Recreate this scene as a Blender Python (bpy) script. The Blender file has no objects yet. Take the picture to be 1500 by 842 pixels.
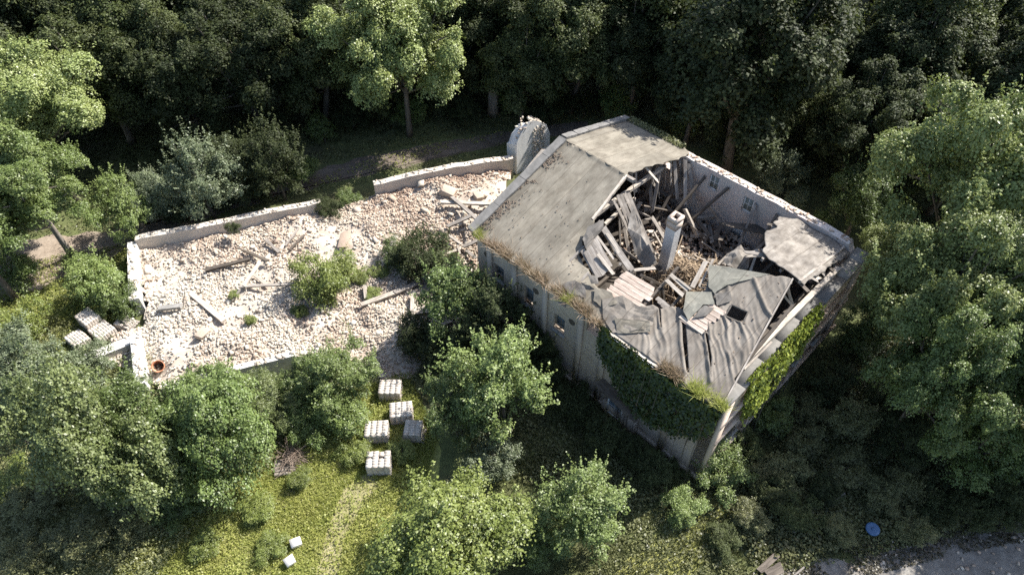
import bpy, math, random
import numpy as np
from mathutils import Vector, Matrix, Quaternion

R = math.radians
rng = np.random.default_rng(7)
random.seed(7)
scene = bpy.context.scene
col = scene.collection

# ------------------------------------------------------------------ camera, sky, sun, exposure
CAM_H, FPX, PITCH = 32.0, 1040.0, R(47.5)
cam_d = bpy.data.cameras.new('camera'); cam = bpy.data.objects.new('camera', cam_d); col.objects.link(cam)
cam.location = (0, 0, CAM_H); cam.rotation_euler = (math.pi/2 - PITCH, 0, 0)
cam_d.sensor_width = 36; cam_d.lens = 36*FPX/1500; cam_d.clip_end = 2000; cam_d.clip_start = 0.5
scene.camera = cam
SUN_AZ, SUN_EL = R(58), R(48)
sun_dir = Vector((math.sin(SUN_AZ)*math.cos(SUN_EL), math.cos(SUN_AZ)*math.cos(SUN_EL), math.sin(SUN_EL)))
w = bpy.data.worlds.new('World'); scene.world = w; w.use_nodes = True
nt = w.node_tree; bg = nt.nodes['Background']
sky = nt.nodes.new('ShaderNodeTexSky'); sky.sky_type = 'NISHITA'; sky.sun_disc = False
sky.dust_density = 1.6; sky.ozone_density = .8; sky.sun_elevation = SUN_EL; sky.sun_rotation = SUN_AZ
nt.links.new(sky.outputs[0], bg.inputs[0]); bg.inputs[1].default_value = 0.12
sd = bpy.data.lights.new('sun', 'SUN'); sd.energy = 5.0; sd.angle = R(0.53); sd.color = (1, .965, .91)
so = bpy.data.objects.new('sun', sd); col.objects.link(so); so.location = (30, 30, 60)
so.rotation_euler = sun_dir.to_track_quat('Z', 'Y').to_euler()
vs = scene.view_settings; vs.view_transform = 'Standard'; vs.look = 'None'; vs.gamma = 1; vs.use_curve_mapping = False
vs.exposure = 1.05
scene.cycles.max_bounces = 5; scene.cycles.diffuse_bounces = 4; scene.cycles.glossy_bounces = 2
scene.cycles.transmission_bounces = 4; scene.cycles.caustics_reflective = False; scene.cycles.caustics_refractive = False
scene.cycles.use_denoising = False

# ------------------------------------------------------------------ survey helpers: picture ray -> point of the place
def ray(px, py):
    x = (px-750)/FPX; y = -(py-421)/FPX; c, s = math.cos(PITCH), math.sin(PITCH)
    return np.array([x, c+y*s, -s+y*c])
def at(px, py, z=0.0):
    d = ray(px, py); t = (z-CAM_H)/d[2]
    return np.array([0, 0, CAM_H]) + t*d
def depth_of(P):
    return P[1]*math.cos(PITCH) - (P[2]-CAM_H)*math.sin(PITCH)
NB = np.array([9.0, 16.62, 0.0]); Q5 = math.sqrt(.5)          # near corner of the big building, turned by 45 degrees
def loc(P):
    q = np.asarray(P)-NB; return np.array([(q[0]+q[1])*Q5, (-q[0]+q[1])*Q5, q[2]])
OL = loc((0, 0, CAM_H))
def rayl(px, py):
    d = ray(px, py); return np.array([(d[0]+d[1])*Q5, (-d[0]+d[1])*Q5, d[2]])
def hit(px, py, n, k):
    d = rayl(px, py); n = np.array(n, float); return OL + (k-n@OL)/(n@d)*d
KF, Z0, SR, ZR, KB = .316, 6.4, 6.9, 8.58, .26                 # roof: front slope, eave, ridge, back slope
def onF(px, py, dz=0): return hit(px, py, (-KF, 0, 1), Z0+dz)
def onB(px, py, dz=0): return hit(px, py, (KB, 0, 1), ZR+KB*SR+dz)
def onZ(px, py, z): return hit(px, py, (0, 0, 1), z)

# ------------------------------------------------------------------ noise
def vn(x, y, seed=0):
    x = np.asarray(x, float); y = np.asarray(y, float)
    xi = np.floor(x).astype(np.int64); yi = np.floor(y).astype(np.int64); xf = x-xi; yf = y-yi
    def h(a, b):
        n = (a*374761393 + b*668265263 + seed*974634777) & 0x7fffffff
        n = ((n ^ (n >> 13))*1274126177) & 0x7fffffff
        return ((n ^ (n >> 16)) & 0xffff)/65535.0
    u = xf*xf*(3-2*xf); v = yf*yf*(3-2*yf)
    return (h(xi, yi)*(1-u)+h(xi+1, yi)*u)*(1-v) + (h(xi, yi+1)*(1-u)+h(xi+1, yi+1)*u)*v
def fbm(x, y, seed=0, o=3):
    s = 0; a = .5
    for i in range(o): s = s + a*vn(np.asarray(x)*2**i, np.asarray(y)*2**i, seed+i); a *= .5
    return s
def inside(px, py, poly):
    px = np.asarray(px, float); py = np.asarray(py, float); r = np.zeros(px.shape, bool); n = len(poly)
    for i in range(n):
        x1, y1 = poly[i][0], poly[i][1]; x2, y2 = poly[(i+1) % n][0], poly[(i+1) % n][1]
        c = ((y1 > py) != (y2 > py)) & (px < (x2-x1)*(py-y1)/((y2-y1) if y2 != y1 else 1e-9)+x1)
        r ^= c
    return r
def edge_dist(px, py, poly, closed=True):
    px = np.asarray(px, float); py = np.asarray(py, float); best = np.full(px.shape, 1e9); n = len(poly)
    for i in range(n if closed else n-1):
        a = np.array(poly[i][:2], float); b = np.array(poly[(i+1) % n][:2], float); d = b-a; L = d@d+1e-12
        t = np.clip(((px-a[0])*d[0]+(py-a[1])*d[1])/L, 0, 1)
        best = np.minimum(best, np.hypot(px-a[0]-t*d[0], py-a[1]-t*d[1]))
    return best

# ------------------------------------------------------------------ materials
def newmat(name):
    m = bpy.data.materials.new(name); m.use_nodes = True
    t = m.node_tree; b = t.nodes['Principled BSDF']; return m, t, b
def N_(t, kind, **kw):
    n = t.nodes.new(kind)
    for k, v in kw.items():
        if k in n.inputs: n.inputs[k].default_value = v
        else: setattr(n, k, v)
    return n
def ramp(t, fac, stops):
    r = t.nodes.new('ShaderNodeValToRGB'); e = r.color_ramp.elements
    e[0].position, e[0].color = stops[0][0], (*stops[0][1], 1)
    e[1].position, e[1].color = stops[-1][0], (*stops[-1][1], 1)
    for p, c in stops[1:-1]:
        q = e.new(p); q.color = (*c, 1)
    t.links.new(fac, r.inputs[0]); return r.outputs[0]
def mix(t, fac, a, b, mode='MIX'):
    n = t.nodes.new('ShaderNodeMix'); n.data_type = 'RGBA'; n.blend_type = mode
    for s, v in ((0, fac), (6, a), (7, b)):
        if hasattr(v, 'links'): t.links.new(v, n.inputs[s])
        else: n.inputs[s].default_value = v if s == 0 else (*v, 1)
    return n.outputs[2]
def coords(t, which='Object', scale=None, rot=None):
    tc = t.nodes.new('ShaderNodeTexCoord'); o = tc.outputs[which]
    if scale is not None or rot is not None:
        mp = t.nodes.new('ShaderNodeMapping'); mp.inputs['Scale'].default_value = scale or (1, 1, 1)
        if rot: mp.inputs['Rotation'].default_value = rot
        t.links.new(o, mp.inputs[0]); o = mp.outputs[0]
    return o
def noise(t, vec, sc, det=4, rough=.6):
    n = N_(t, 'ShaderNodeTexNoise'); n.inputs['Scale'].default_value = sc; n.inputs['Detail'].default_value = det
    n.inputs['Roughness'].default_value = rough; t.links.new(vec, n.inputs['Vector']); return n.outputs[0]
def bump(t, b, h, strength=.3, dist=.02):
    n = N_(t, 'ShaderNodeBump'); n.inputs['Strength'].default_value = strength; n.inputs['Distance'].default_value = dist
    t.links.new(h, n.inputs['Height']); t.links.new(n.outputs[0], b.inputs['Normal'])
def attr(t, name):
    a = t.nodes.new('ShaderNodeAttribute'); a.attribute_name = name; return a.outputs['Fac']

def leaf_mat(name, dark, mid, light, trans=.2, rough=.42, spec=.42):
    m, t, b = newmat(name)
    f = attr(t, 'rnd'); oi = t.nodes.new('ShaderNodeObjectInfo')
    c = ramp(t, f, [(0, dark), (.5, mid), (1, light)])
    wv = noise(t, coords(t, 'Object'), .55, 2)
    hs = N_(t, 'ShaderNodeHueSaturation')
    mp = N_(t, 'ShaderNodeMapRange'); mp.inputs[3].default_value = .482; mp.inputs[4].default_value = .515
    t.links.new(wv, mp.inputs[0]); t.links.new(mp.outputs[0], hs.inputs['Hue'])
    mv = N_(t, 'ShaderNodeMapRange'); mv.inputs[3].default_value = .85; mv.inputs[4].default_value = 1.2
    t.links.new(oi.outputs['Random'], mv.inputs[0]); t.links.new(mv.outputs[0], hs.inputs['Value'])
    t.links.new(c, hs.inputs['Color'])
    t.links.new(hs.outputs[0], b.inputs['Base Color']); b.inputs['Roughness'].default_value = rough
    b.inputs['Specular IOR Level'].default_value = spec
    tr = N_(t, 'ShaderNodeBsdfTranslucent'); y = mix(t, .35, hs.outputs[0], (.20, .26, .03))
    t.links.new(y, tr.inputs[0])
    ms = N_(t, 'ShaderNodeMixShader'); ms.inputs[0].default_value = trans
    t.links.new(b.outputs[0], ms.inputs[1]); t.links.new(tr.outputs[0], ms.inputs[2])
    t.links.new(ms.outputs[0], t.nodes['Material Output'].inputs[0]); return m

M = {}
M['leaf_maple'] = leaf_mat('leaf_maple', (.055, .078, .022), (.118, .165, .045), (.2, .25, .09))
M['leaf_bright'] = leaf_mat('leaf_bright', (.08, .11, .03), (.165, .22, .062), (.26, .31, .12))
M['leaf_yellow'] = leaf_mat('leaf_yellow', (.085, .108, .022), (.17, .208, .05), (.265, .3, .095))
M['leaf_silver'] = leaf_mat('leaf_silver', (.08, .1, .052), (.155, .188, .1), (.25, .28, .17))
M['leaf_sage'] = leaf_mat('leaf_sage', (.068, .088, .03), (.14, .172, .058), (.228, .26, .11))
M['leaf_dark_shaded'] = leaf_mat('leaf_dark_shaded', (.022, .029, .012), (.044, .056, .022), (.095, .112, .046), trans=.16, rough=.55, spec=.18)  # dark leaf green with the shade of wood and undergrowth put into it
M['leaf_sunlit'] = leaf_mat('leaf_sunlit', (.115, .14, .042), (.225, .27, .085), (.335, .375, .16), trans=.25)  # paler leaves lend these crowns the brightness of sun and sheen
M['leaf_shade'] = leaf_mat('leaf_shade', (.036, .046, .016), (.074, .092, .032), (.145, .165, .066), trans=.2, rough=.52, spec=.22)  # milder tone of the same painted shade
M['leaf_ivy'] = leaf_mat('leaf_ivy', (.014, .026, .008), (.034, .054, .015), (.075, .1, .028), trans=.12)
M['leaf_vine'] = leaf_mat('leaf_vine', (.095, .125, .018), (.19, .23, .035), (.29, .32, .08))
M['leaf_weed'] = leaf_mat('leaf_weed', (.075, .08, .036), (.14, .148, .062), (.235, .235, .11), spec=.3)
M['leaf_grass'] = leaf_mat('leaf_grass', (.23, .26, .06), (.36, .385, .105), (.48, .465, .19), trans=.42, spec=.25)
M['leaf_dry'] = leaf_mat('leaf_dry', (.17, .12, .07), (.28, .205, .135), (.38, .31, .22), trans=.15)
M['leaf_litter'] = leaf_mat('leaf_litter', (.05, .042, .025), (.09, .078, .045), (.15, .135, .08), trans=.05)

def bark(name, a, b_, sc=6):
    m, t, b = newmat(name); v = coords(t, 'Object', (1, 1, .25)); n = noise(t, v, sc, 5)
    t.links.new(ramp(t, n, [(.3, a), (.7, b_)]), b.inputs['Base Color']); b.inputs['Roughness'].default_value = .9
    bump(t, b, n, .6, .03); return m
M['bark'] = bark('bark', (.06, .048, .035), (.17, .145, .115))
M['bark_pale'] = bark('bark_pale', (.14, .115, .09), (.32, .28, .23))
M['twig'] = bark('twig', (.12, .08, .055), (.33, .26, .2), 9)

def wood(name, a, b_, c_, rough=.85):
    m, t, b = newmat(name); v = coords(t, 'Object', (.6, 9, 9)); n = noise(t, v, 2.2, 5, .65)
    oi = t.nodes.new('ShaderNodeObjectInfo')
    base = ramp(t, n, [(.25, a), (.55, b_), (.8, c_)])
    blot = noise(t, coords(t, 'Object'), 1.7, 3); g = ramp(t, blot, [(.35, (.62, .58, .55)), (.65, (1.08, 1.06, 1.03))])
    base = mix(t, .8, base, g, 'MULTIPLY')
    hs = N_(t, 'ShaderNodeHueSaturation'); mv = N_(t, 'ShaderNodeMapRange'); mv.inputs[3].default_value = .72; mv.inputs[4].default_value = 1.2
    t.links.new(oi.outputs['Random'], mv.inputs[0]); t.links.new(mv.outputs[0], hs.inputs['Value']); t.links.new(base, hs.inputs['Color'])
    t.links.new(hs.outputs[0], b.inputs['Base Color']); b.inputs['Roughness'].default_value = rough
    bump(t, b, n, .5, .012); return m
M['wood_grey'] = wood('wood_grey', (.16, .14, .12), (.33, .3, .265), (.47, .44, .4))
M['wood_pale'] = wood('wood_pale', (.3, .26, .21), (.5, .45, .385), (.62, .58, .51))
M['wood_pink'] = wood('wood_pink', (.36, .28, .225), (.52, .43, .36), (.6, .52, .45))
M['wood_dark'] = wood('wood_dark', (.05, .04, .03), (.12, .1, .08), (.22, .19, .155))
M['straw'] = wood('straw', (.2, .145, .09), (.33, .25, .165), (.45, .365, .26))

def felt(name, a, b_, c_, stain=(.5, .46, .42), sc=1.0):
    m, t, b = newmat(name); v = coords(t, 'Object')
    big = noise(t, v, .8*sc, 5, .65); fine = noise(t, v, 26, 3); vm = coords(t, 'Object', (.7, 1.8, 1)); st = noise(t, vm, 1.6, 5, .6)
    base = ramp(t, big, [(.28, a), (.5, b_), (.74, c_)])
    base = mix(t, .7, base, ramp(t, st, [(.33, stain), (.62, (1.07, 1.06, 1.04))]), 'MULTIPLY')
    base = mix(t, .45, base, ramp(t, fine, [(.3, (.7, .69, .67)), (.7, (1.18, 1.17, 1.15))]), 'MULTIPLY')
    bt = N_(t, 'ShaderNodeTexBrick'); t.links.new(v, bt.inputs[0]); bt.inputs['Color1'].default_value = (.9, .9, .9, 1); bt.inputs['Color2'].default_value = (1.08, 1.07, 1.05, 1); bt.inputs['Mortar'].default_value = (.55, .52, .49, 1)
    bt.inputs['Scale'].default_value = 1; bt.inputs['Brick Width'].default_value = 11.0; bt.inputs['Row Height'].default_value = 1.0; bt.inputs['Mortar Size'].default_value = .018; bt.offset = .37
    base = mix(t, .75, base, bt.outputs[0], 'MULTIPLY')
    sm2 = noise(t, coords(t, 'Object', (.5, 7, 1)), 2.5, 4, .6); base = mix(t, .5, base, ramp(t, sm2, [(.32, (.74, .72, .7)), (.66, (1.14, 1.13, 1.12))]), 'MULTIPLY')
    sp = noise(t, v, 5.2, 6, .75)
    base = mix(t, ramp(t, sp, [(.64, (0, 0, 0)), (.7, (.8, .8, .8))]), base, (.15, .135, .11))
    t.links.new(base, b.inputs['Base Color']); b.inputs['Roughness'].default_value = .9
    bump(t, b, fine, .35, .01); return m
M['felt'] = felt('felt', (.15, .135, .107), (.208, .19, .154), (.27, .248, .205), (.6, .56, .52))
M['felt_wrinkled'] = felt('felt_wrinkled', (.158, .14, .12), (.218, .197, .17), (.278, .253, .222), (.7, .66, .62))
M['felt_rough'] = felt('felt_rough', (.15, .135, .12), (.24, .22, .195), (.34, .315, .285), (.45, .41, .37), 2)
M['felt_dark'] = felt('felt_dark', (.11, .102, .092), (.17, .158, .143), (.24, .225, .205))
M['felt_green'] = felt('felt_green', (.17, .165, .14), (.235, .23, .195), (.29, .283, .245), (.85, .84, .8))

def brick_mat(name, c1, c2, mortar, ax='yz', wash=None, washamt=.5, bw=.26, bh=.085):
    m, t, b = newmat(name); tc = t.nodes.new('ShaderNodeTexCoord'); sp = N_(t, 'ShaderNodeSeparateXYZ'); t.links.new(tc.outputs['Object'], sp.inputs[0])
    cb = N_(t, 'ShaderNodeCombineXYZ'); ix = {'x': 0, 'y': 1, 'z': 2}
    t.links.new(sp.outputs[ix[ax[0]]], cb.inputs[0]); t.links.new(sp.outputs[ix[ax[1]]], cb.inputs[1])
    bt = N_(t, 'ShaderNodeTexBrick'); bt.inputs['Color1'].default_value = (*c1, 1); bt.inputs['Color2'].default_value = (*c2, 1); bt.inputs['Mortar'].default_value = (*mortar, 1)
    bt.inputs['Scale'].default_value = 1; bt.inputs['Brick Width'].default_value = bw; bt.inputs['Row Height'].default_value = bh; bt.inputs['Mortar Size'].default_value = .009; bt.inputs['Bias'].default_value = -.1
    t.links.new(cb.outputs[0], bt.inputs[0])
    v = tc.outputs['Object']; n1 = noise(t, v, .9, 6, .7); n2 = noise(t, v, 5, 4)
    c = mix(t, .55, bt.outputs[0], ramp(t, n2, [(.3, (.6, .58, .56)), (.7, (1.2, 1.18, 1.15))]), 'MULTIPLY')
    if wash: c = mix(t, ramp(t, n1, [(.5-washamt*.35, (1, 1, 1)), (.5+washamt*.3, (.1, .1, .1))]) if washamt < .9 else .82, c, wash)
    dirt = noise(t, v, .45, 5, .7)
    c = mix(t, .75, c, ramp(t, dirt, [(.3, (.52, .49, .46)), (.6, (1.08, 1.07, 1.05))]), 'MULTIPLY')
    t.links.new(c, b.inputs['Base Color']); b.inputs['Roughness'].default_value = .93
    ad = N_(t, 'ShaderNodeMath', operation='SUBTRACT'); t.links.new(n2, ad.inputs[0]); t.links.new(bt.outputs['Fac'], ad.inputs[1])
    bump(t, b, ad.outputs[0], .5, .02); return m
M['brick_front'] = brick_mat('brick_front', (.4, .32, .25), (.56, .47, .38), (.38, .33, .28), 'yz', (.56, .48, .4), .35)
M['brick_gable'] = brick_mat('brick_gable', (.48, .36, .29), (.6, .48, .39), (.5, .44, .37), 'xz', (.58, .49, .41), .45)
M['brick_back'] = brick_mat('brick_back', (.5, .36, .31), (.58, .45, .4), (.5, .44, .39), 'yz', (.8, .765, .71), .62)
M['brick_ruin'] = brick_mat('brick_ruin', (.55, .46, .38), (.62, .54, .46), (.5, .46, .4), 'xz', (.66, .62, .55), .55)
M['plaster'] = brick_mat('plaster', (.6, .58, .55), (.64, .62, .58), (.56, .53, .5), 'xz', (.67, .66, .64), .95)
def plain(name, a, b_, sc=4, rough=.8, bs=.3, metal=0):
    m, t, b = newmat(name); n = noise(t, coords(t, 'Object'), sc, 5, .65)
    t.links.new(ramp(t, n, [(.3, a), (.7, b_)]), b.inputs['Base Color']); b.inputs['Roughness'].default_value = rough; b.inputs['Metallic'].default_value = metal
    if bs: bump(t, b, n, bs, .02)
    return m
M['coping'] = plain('coping', (.12, .115, .105), (.2, .19, .175), 3, .9, .4)
M['concrete'] = plain('concrete', (.22, .21, .19), (.36, .34, .31), 3, .9, .4)
M['lime_grey'] = plain('lime_grey', (.19, .175, .15), (.31, .285, .25), 3, .9, .4)
M['litter'] = plain('litter', (.09, .065, .045), (.26, .2, .15), 1.5, .95, .3)
M['stub_white'] = plain('stub_white', (.62, .6, .57), (.76, .75, .73), 1.6, .92, .8)
M['lime'] = plain('lime', (.5, .46, .4), (.68, .64, .58), 6, .92, .6)
M['limewash'] = plain('limewash', (.52, .49, .45), (.7, .68, .63), 2.2, .9, .5)
M['rubble_core'] = plain('rubble_core', (.3, .235, .18), (.56, .5, .42), .8, .95, 1)
M['hole'] = plain('hole', (.03, .028, .025), (.06, .055, .05), 3, .95, 0)
M['paint_white'] = plain('paint_white', (.6, .59, .56), (.75, .74, .71), 8, .6, .1)
M['paint_blue'] = plain('paint_blue', (.28, .36, .45), (.4, .48, .56), 8, .6, .1)
M['metal'] = plain('metal', (.45, .48, .5), (.62, .64, .65), 5, .45, .1, .6)
M['soil_in'] = plain('soil_in', (.05, .042, .032), (.15, .125, .1), 2.2, .95, .6)
M['plastic_orange'] = plain('plastic_orange', (.5, .2, .1), (.58, .28, .16), 3, .6, .05)
M['plastic_white'] = plain('plastic_white', (.66, .68, .7), (.74, .75, .76), 3, .45, 0)
M['plastic_blue'] = plain('plastic_blue', (.03, .07, .3), (.05, .1, .38), 3, .4, 0)
M['plastic_lid'] = plain('plastic_lid', (.03, .09, .2), (.06, .14, .27), 5, .55, .1)
gm, t, b = newmat('glass_dark'); b.inputs['Base Color'].default_value = (.12, .16, .2, 1); b.inputs['Roughness'].default_value = .12; M['glass'] = gm
gm, t, b = newmat('glass_day'); b.inputs['Base Color'].default_value = (.55, .58, .58, 1); b.inputs['Roughness'].default_value = .3; M['glass_dusty'] = gm
gm, t, b = newmat('glass_grey'); b.inputs['Base Color'].default_value = (.2, .22, .2, 1); b.inputs['Roughness'].default_value = .45; M['glass_grey'] = gm

m, t, b = newmat('rubble_brick'); f = attr(t, 'rnd'); v = coords(t, 'Object')
c = ramp(t, f, [(0, (.27, .18, .13)), (.2, (.36, .265, .2)), (.42, (.44, .35, .27)), (.62, (.5, .42, .335)), (.84, (.56, .495, .405)), (1, (.62, .575, .485))])
nn_ = noise(t, v, 7, 4); c = mix(t, .5, c, ramp(t, nn_, [(.3, (.7, .67, .64)), (.7, (1.12, 1.1, 1.08))]), 'MULTIPLY')
t.links.new(c, b.inputs['Base Color']); b.inputs['Roughness'].default_value = .95; bump(t, b, nn_, .5, .02); M['rubble'] = m
m, t, b = newmat('stack_brick'); oi = t.nodes.new('ShaderNodeObjectInfo'); v = coords(t, 'Object')
c = ramp(t, oi.outputs['Random'], [(0, (.47, .4, .335)), (.25, (.5, .44, .375)), (.6, (.52, .47, .405)), (1, (.55, .51, .45))])
nn_ = noise(t, v, 14, 4); c = mix(t, .2, c, ramp(t, nn_, [(.3, (.65, .62, .6)), (.7, (1.1, 1.1, 1.08))]), 'MULTIPLY')
t.links.new(c, b.inputs['Base Color']); b.inputs['Roughness'].default_value = .95; bump(t, b, nn_, .1, .004); M['stack_brick'] = m

def groundmat(name, cols, sc1, sc2, bs=.6):
    m, t, b = newmat(name); v = coords(t, 'Object'); n1 = noise(t, v, sc1, 6, .7); n2 = noise(t, v, sc2, 5, .7)
    c = ramp(t, n1, cols); c = mix(t, .65, c, ramp(t, n2, [(.3, (.55, .53, .5)), (.7, (1.25, 1.22, 1.18))]), 'MULTIPLY')
    t.links.new(c, b.inputs['Base Color']); b.inputs['Roughness'].default_value = .97; bump(t, b, n2, bs, .05); return m
M['ground'] = groundmat('ground', [(.25, (.06, .05, .032)), (.42, (.085, .09, .038)), (.58, (.11, .13, .045)), (.78, (.16, .17, .07))], .22, 3.5)
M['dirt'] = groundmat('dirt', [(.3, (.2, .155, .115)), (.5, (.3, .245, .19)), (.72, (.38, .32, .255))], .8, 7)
M['track_dirt_shaded'] = groundmat('track_dirt_shaded', [(.3, (.09, .072, .055)), (.5, (.15, .122, .095)), (.72, (.22, .185, .15))], .8, 7)  # darker littered dirt, with the wood's shade on the track put into the colour
M['path'] = groundmat('path', [(.3, (.19, .185, .075)), (.5, (.27, .25, .125)), (.72, (.36, .325, .2))], 1.5, 9)
M['asphalt'] = groundmat('asphalt', [(.3, (.12, .11, .095)), (.5, (.21, .195, .175)), (.72, (.31, .295, .265))], 1.6, 12)
M['lawn'] = groundmat('lawn', [(.3, (.21, .225, .06)), (.5, (.28, .29, .085)), (.72, (.36, .34, .14))], .5, 6)  # lawn green lightened to carry the sunlight on the lit grass
M['meadow'] = groundmat('meadow', [(.3, (.16, .2, .05)), (.5, (.22, .25, .07)), (.72, (.28, .29, .1))], .3, 5)

# ------------------------------------------------------------------ mesh helpers
def raw_mesh(name, V, loops, starts, mat, rnd=None, smooth=False):
    me = bpy.data.meshes.new(name); V = np.asarray(V, np.float32)
    me.vertices.add(len(V)); me.vertices.foreach_set('co', V.ravel())
    me.loops.add(len(loops)); me.loops.foreach_set('vertex_index', np.asarray(loops, np.int32))
    me.polygons.add(len(starts)); me.polygons.foreach_set('loop_start', np.asarray(starts, np.int32))
    if rnd is not None:
        a = me.attributes.new('rnd', 'FLOAT', 'FACE'); a.data.foreach_set('value', np.asarray(rnd, np.float32))
    if smooth: me.polygons.foreach_set('use_smooth', np.ones(len(starts), bool))
    if mat: me.materials.append(mat)
    me.update(calc_edges=True); return me
def quad_mesh(name, Q, mat, rnd=None):
    n = len(Q); return raw_mesh(name, Q.reshape(-1, 3), np.arange(n*4), np.arange(n)*4, mat, rnd)
def tri_mesh(name, T, mat, rnd=None):
    n = len(T); return raw_mesh(name, T.reshape(-1, 3), np.arange(n*3), np.arange(n)*3, mat, rnd)
BOXF = np.array([[0, 3, 2, 1], [4, 5, 6, 7], [0, 1, 5, 4], [1, 2, 6, 5], [2, 3, 7, 6], [3, 0, 4, 7]])
BOXV = np.array([[-1, -1, -1], [1, -1, -1], [1, 1, -1], [-1, 1, -1], [-1, -1, 1], [1, -1, 1], [1, 1, 1], [-1, 1, 1]])*.5
def box_arrays(C, S, Rm, jit=0.0, g=rng):
    n = len(C); V = BOXV[None]*S[:, None, :]
    if jit: V = V + g.uniform(-jit, jit, V.shape)*S[:, None, :]
    V = np.einsum('nij,nkj->nki', Rm, V) + C[:, None, :]
    F = (BOXF[None] + (np.arange(n)*8)[:, None, None]).reshape(-1, 4); return V.reshape(-1, 3), F
def boxes_mesh(name, C, S, Rm, mat, jit=0.0, rnd=None):
    V, F = box_arrays(np.asarray(C, float), np.asarray(S, float), np.asarray(Rm, float), jit)
    return raw_mesh(name, V, F.ravel(), np.arange(len(F))*4, mat, None if rnd is None else np.repeat(rnd, 6))
def rand_rot(n, g, tilt=1.0):
    a = g.uniform(0, 2*np.pi, n); b_ = g.normal(0, .5*tilt, n); c = g.normal(0, .5*tilt, n)
    ca, sa, cb, sb, cc, sc = np.cos(a), np.sin(a), np.cos(b_), np.sin(b_), np.cos(c), np.sin(c); Z = np.zeros(n); O = np.ones(n)
    Rz = np.stack([ca, -sa, Z, sa, ca, Z, Z, Z, O], 1).reshape(-1, 3, 3); Ry = np.stack([cb, Z, sb, Z, O, Z, -sb, Z, cb], 1).reshape(-1, 3, 3)
    Rx = np.stack([O, Z, Z, Z, cc, -sc, Z, sc, cc], 1).reshape(-1, 3, 3); return Rz@Ry@Rx
def link(name, me, parent=None, kind=None):
    o = bpy.data.objects.new(name, me); col.objects.link(o)
    if parent is not None: o.parent = parent
    if kind: o['kind'] = kind
    return o
def tag(o, label, cat, group=None, kind=None):
    o['label'] = label; o['category'] = cat
    if group: o['group'] = group
    if kind: o['kind'] = kind
    return o
def empty(name, loc_=(0, 0, 0), rz=0):
    o = bpy.data.objects.new(name, None); o.empty_display_size = .3; col.objects.link(o); o.location = loc_; o.rotation_euler = (0, 0, rz); return o
def pydata(name, V, F, mat, smooth=False):
    me = bpy.data.meshes.new(name); me.from_pydata([tuple(map(float, v)) for v in V], [], F); me.materials.append(mat); me.update()
    if smooth: me.polygons.foreach_set('use_smooth', [True]*len(me.polygons))
    return me
def norm(v): return v/(np.linalg.norm(v, axis=-1, keepdims=True)+1e-9)

def tube(path, radii, sides=7):
    path = np.asarray(path, float); V = []; F = []; n = len(path)
    for i in range(n):
        d = path[min(i+1, n-1)]-path[max(i-1, 0)]; d = d/(np.linalg.norm(d)+1e-9)
        a = np.cross(d, [0.31, .95, 0.05]); a /= np.linalg.norm(a)+1e-9; b_ = np.cross(d, a)
        for k in range(sides):
            th = 2*math.pi*k/sides; V.append(path[i]+radii[i]*(math.cos(th)*a+math.sin(th)*b_))
    for i in range(n-1):
        for k in range(sides):
            F.append((i*sides+k, i*sides+(k+1) % sides, (i+1)*sides+(k+1) % sides, (i+1)*sides+k))
    F.append(tuple(range(sides))[::-1]); F.append(tuple((n-1)*sides+k for k in range(sides)))
    return V, F
def join(parts):
    V = []; F = []
    for v, f in parts:
        o = len(V); V += list(v); F += [tuple(i+o for i in q) for q in f]
    return V, F

def plank_mesh(name, L, wd, th, mat, seed, bend=.0, ragged=.5):
    g = np.random.default_rng(seed); n = 6; xs = np.linspace(-L/2, L/2, n); V = []; F = []
    e0, e1 = g.uniform(-1, 1, 2)*wd*ragged; bz = g.normal(0, 1)*bend*L
    for i, x in enumerate(xs):
        u = i/(n-1); sk = e0 if i == 0 else (e1 if i == n-1 else 0); ww = wd*(1+g.uniform(-.06, .06))
        z = bz*(u-.5)**2 + g.normal(0, .006)
        for yy, zz in ((-1, -1), (1, -1), (1, 1), (-1, 1)): V.append((x+sk*yy*.5, yy*ww/2, z+zz*th/2))
    for i in range(n-1):
        for k in range(4): F.append((i*4+k, (i+1)*4+k, (i+1)*4+(k+1) % 4, i*4+(k+1) % 4))
    F += [(0, 1, 2, 3), ((n-1)*4+3, (n-1)*4+2, (n-1)*4+1, (n-1)*4)]
    return pydata(name, V, [q[::-1] for q in F], mat)
_ps = [100]
def plank(name, A, B, wd, th, mat, parent=None, up=(0, 0, 1), roll=0.0, bend=.02, ragged=.5):
    if name in ('deck_board', 'batten'): up = (-KF, 0, 1)
    _ps[0] += 1; A = np.asarray(A, float); B = np.asarray(B, float); d = B-A; L = float(np.linalg.norm(d))
    o = link(name, plank_mesh(name, L, wd, th, M[mat], _ps[0], bend, ragged), parent)
    x = Vector(d).normalized(); y = Vector(up).cross(x)
    if y.length < 1e-3: y = Vector((0, 1, 0))
    y.normalize(); z = x.cross(y); m3 = Matrix((x, y, z)).transposed()
    o.rotation_euler = (m3 @ Matrix.Rotation(roll, 3, 'X')).to_euler(); o.location = tuple((A+B)/2); return o

# leaves: rhombic folded faces
def leaf_quads(C, Nn, L, W, g, fold=.12):
    n = len(C); Nn = norm(Nn); r = g.normal(size=(n, 3)); d = norm(r-Nn*np.sum(r*Nn, 1, keepdims=True)); s = np.cross(Nn, d)
    L = np.broadcast_to(L, (n,))[:, None]; W = np.broadcast_to(W, (n,))[:, None]; up = Nn*W*fold
    return np.stack([C-d*L*.5-up*.6, C+s*W*.5+up, C+d*L*.5-up*.9, C-s*W*.5+up], 1)

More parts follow.
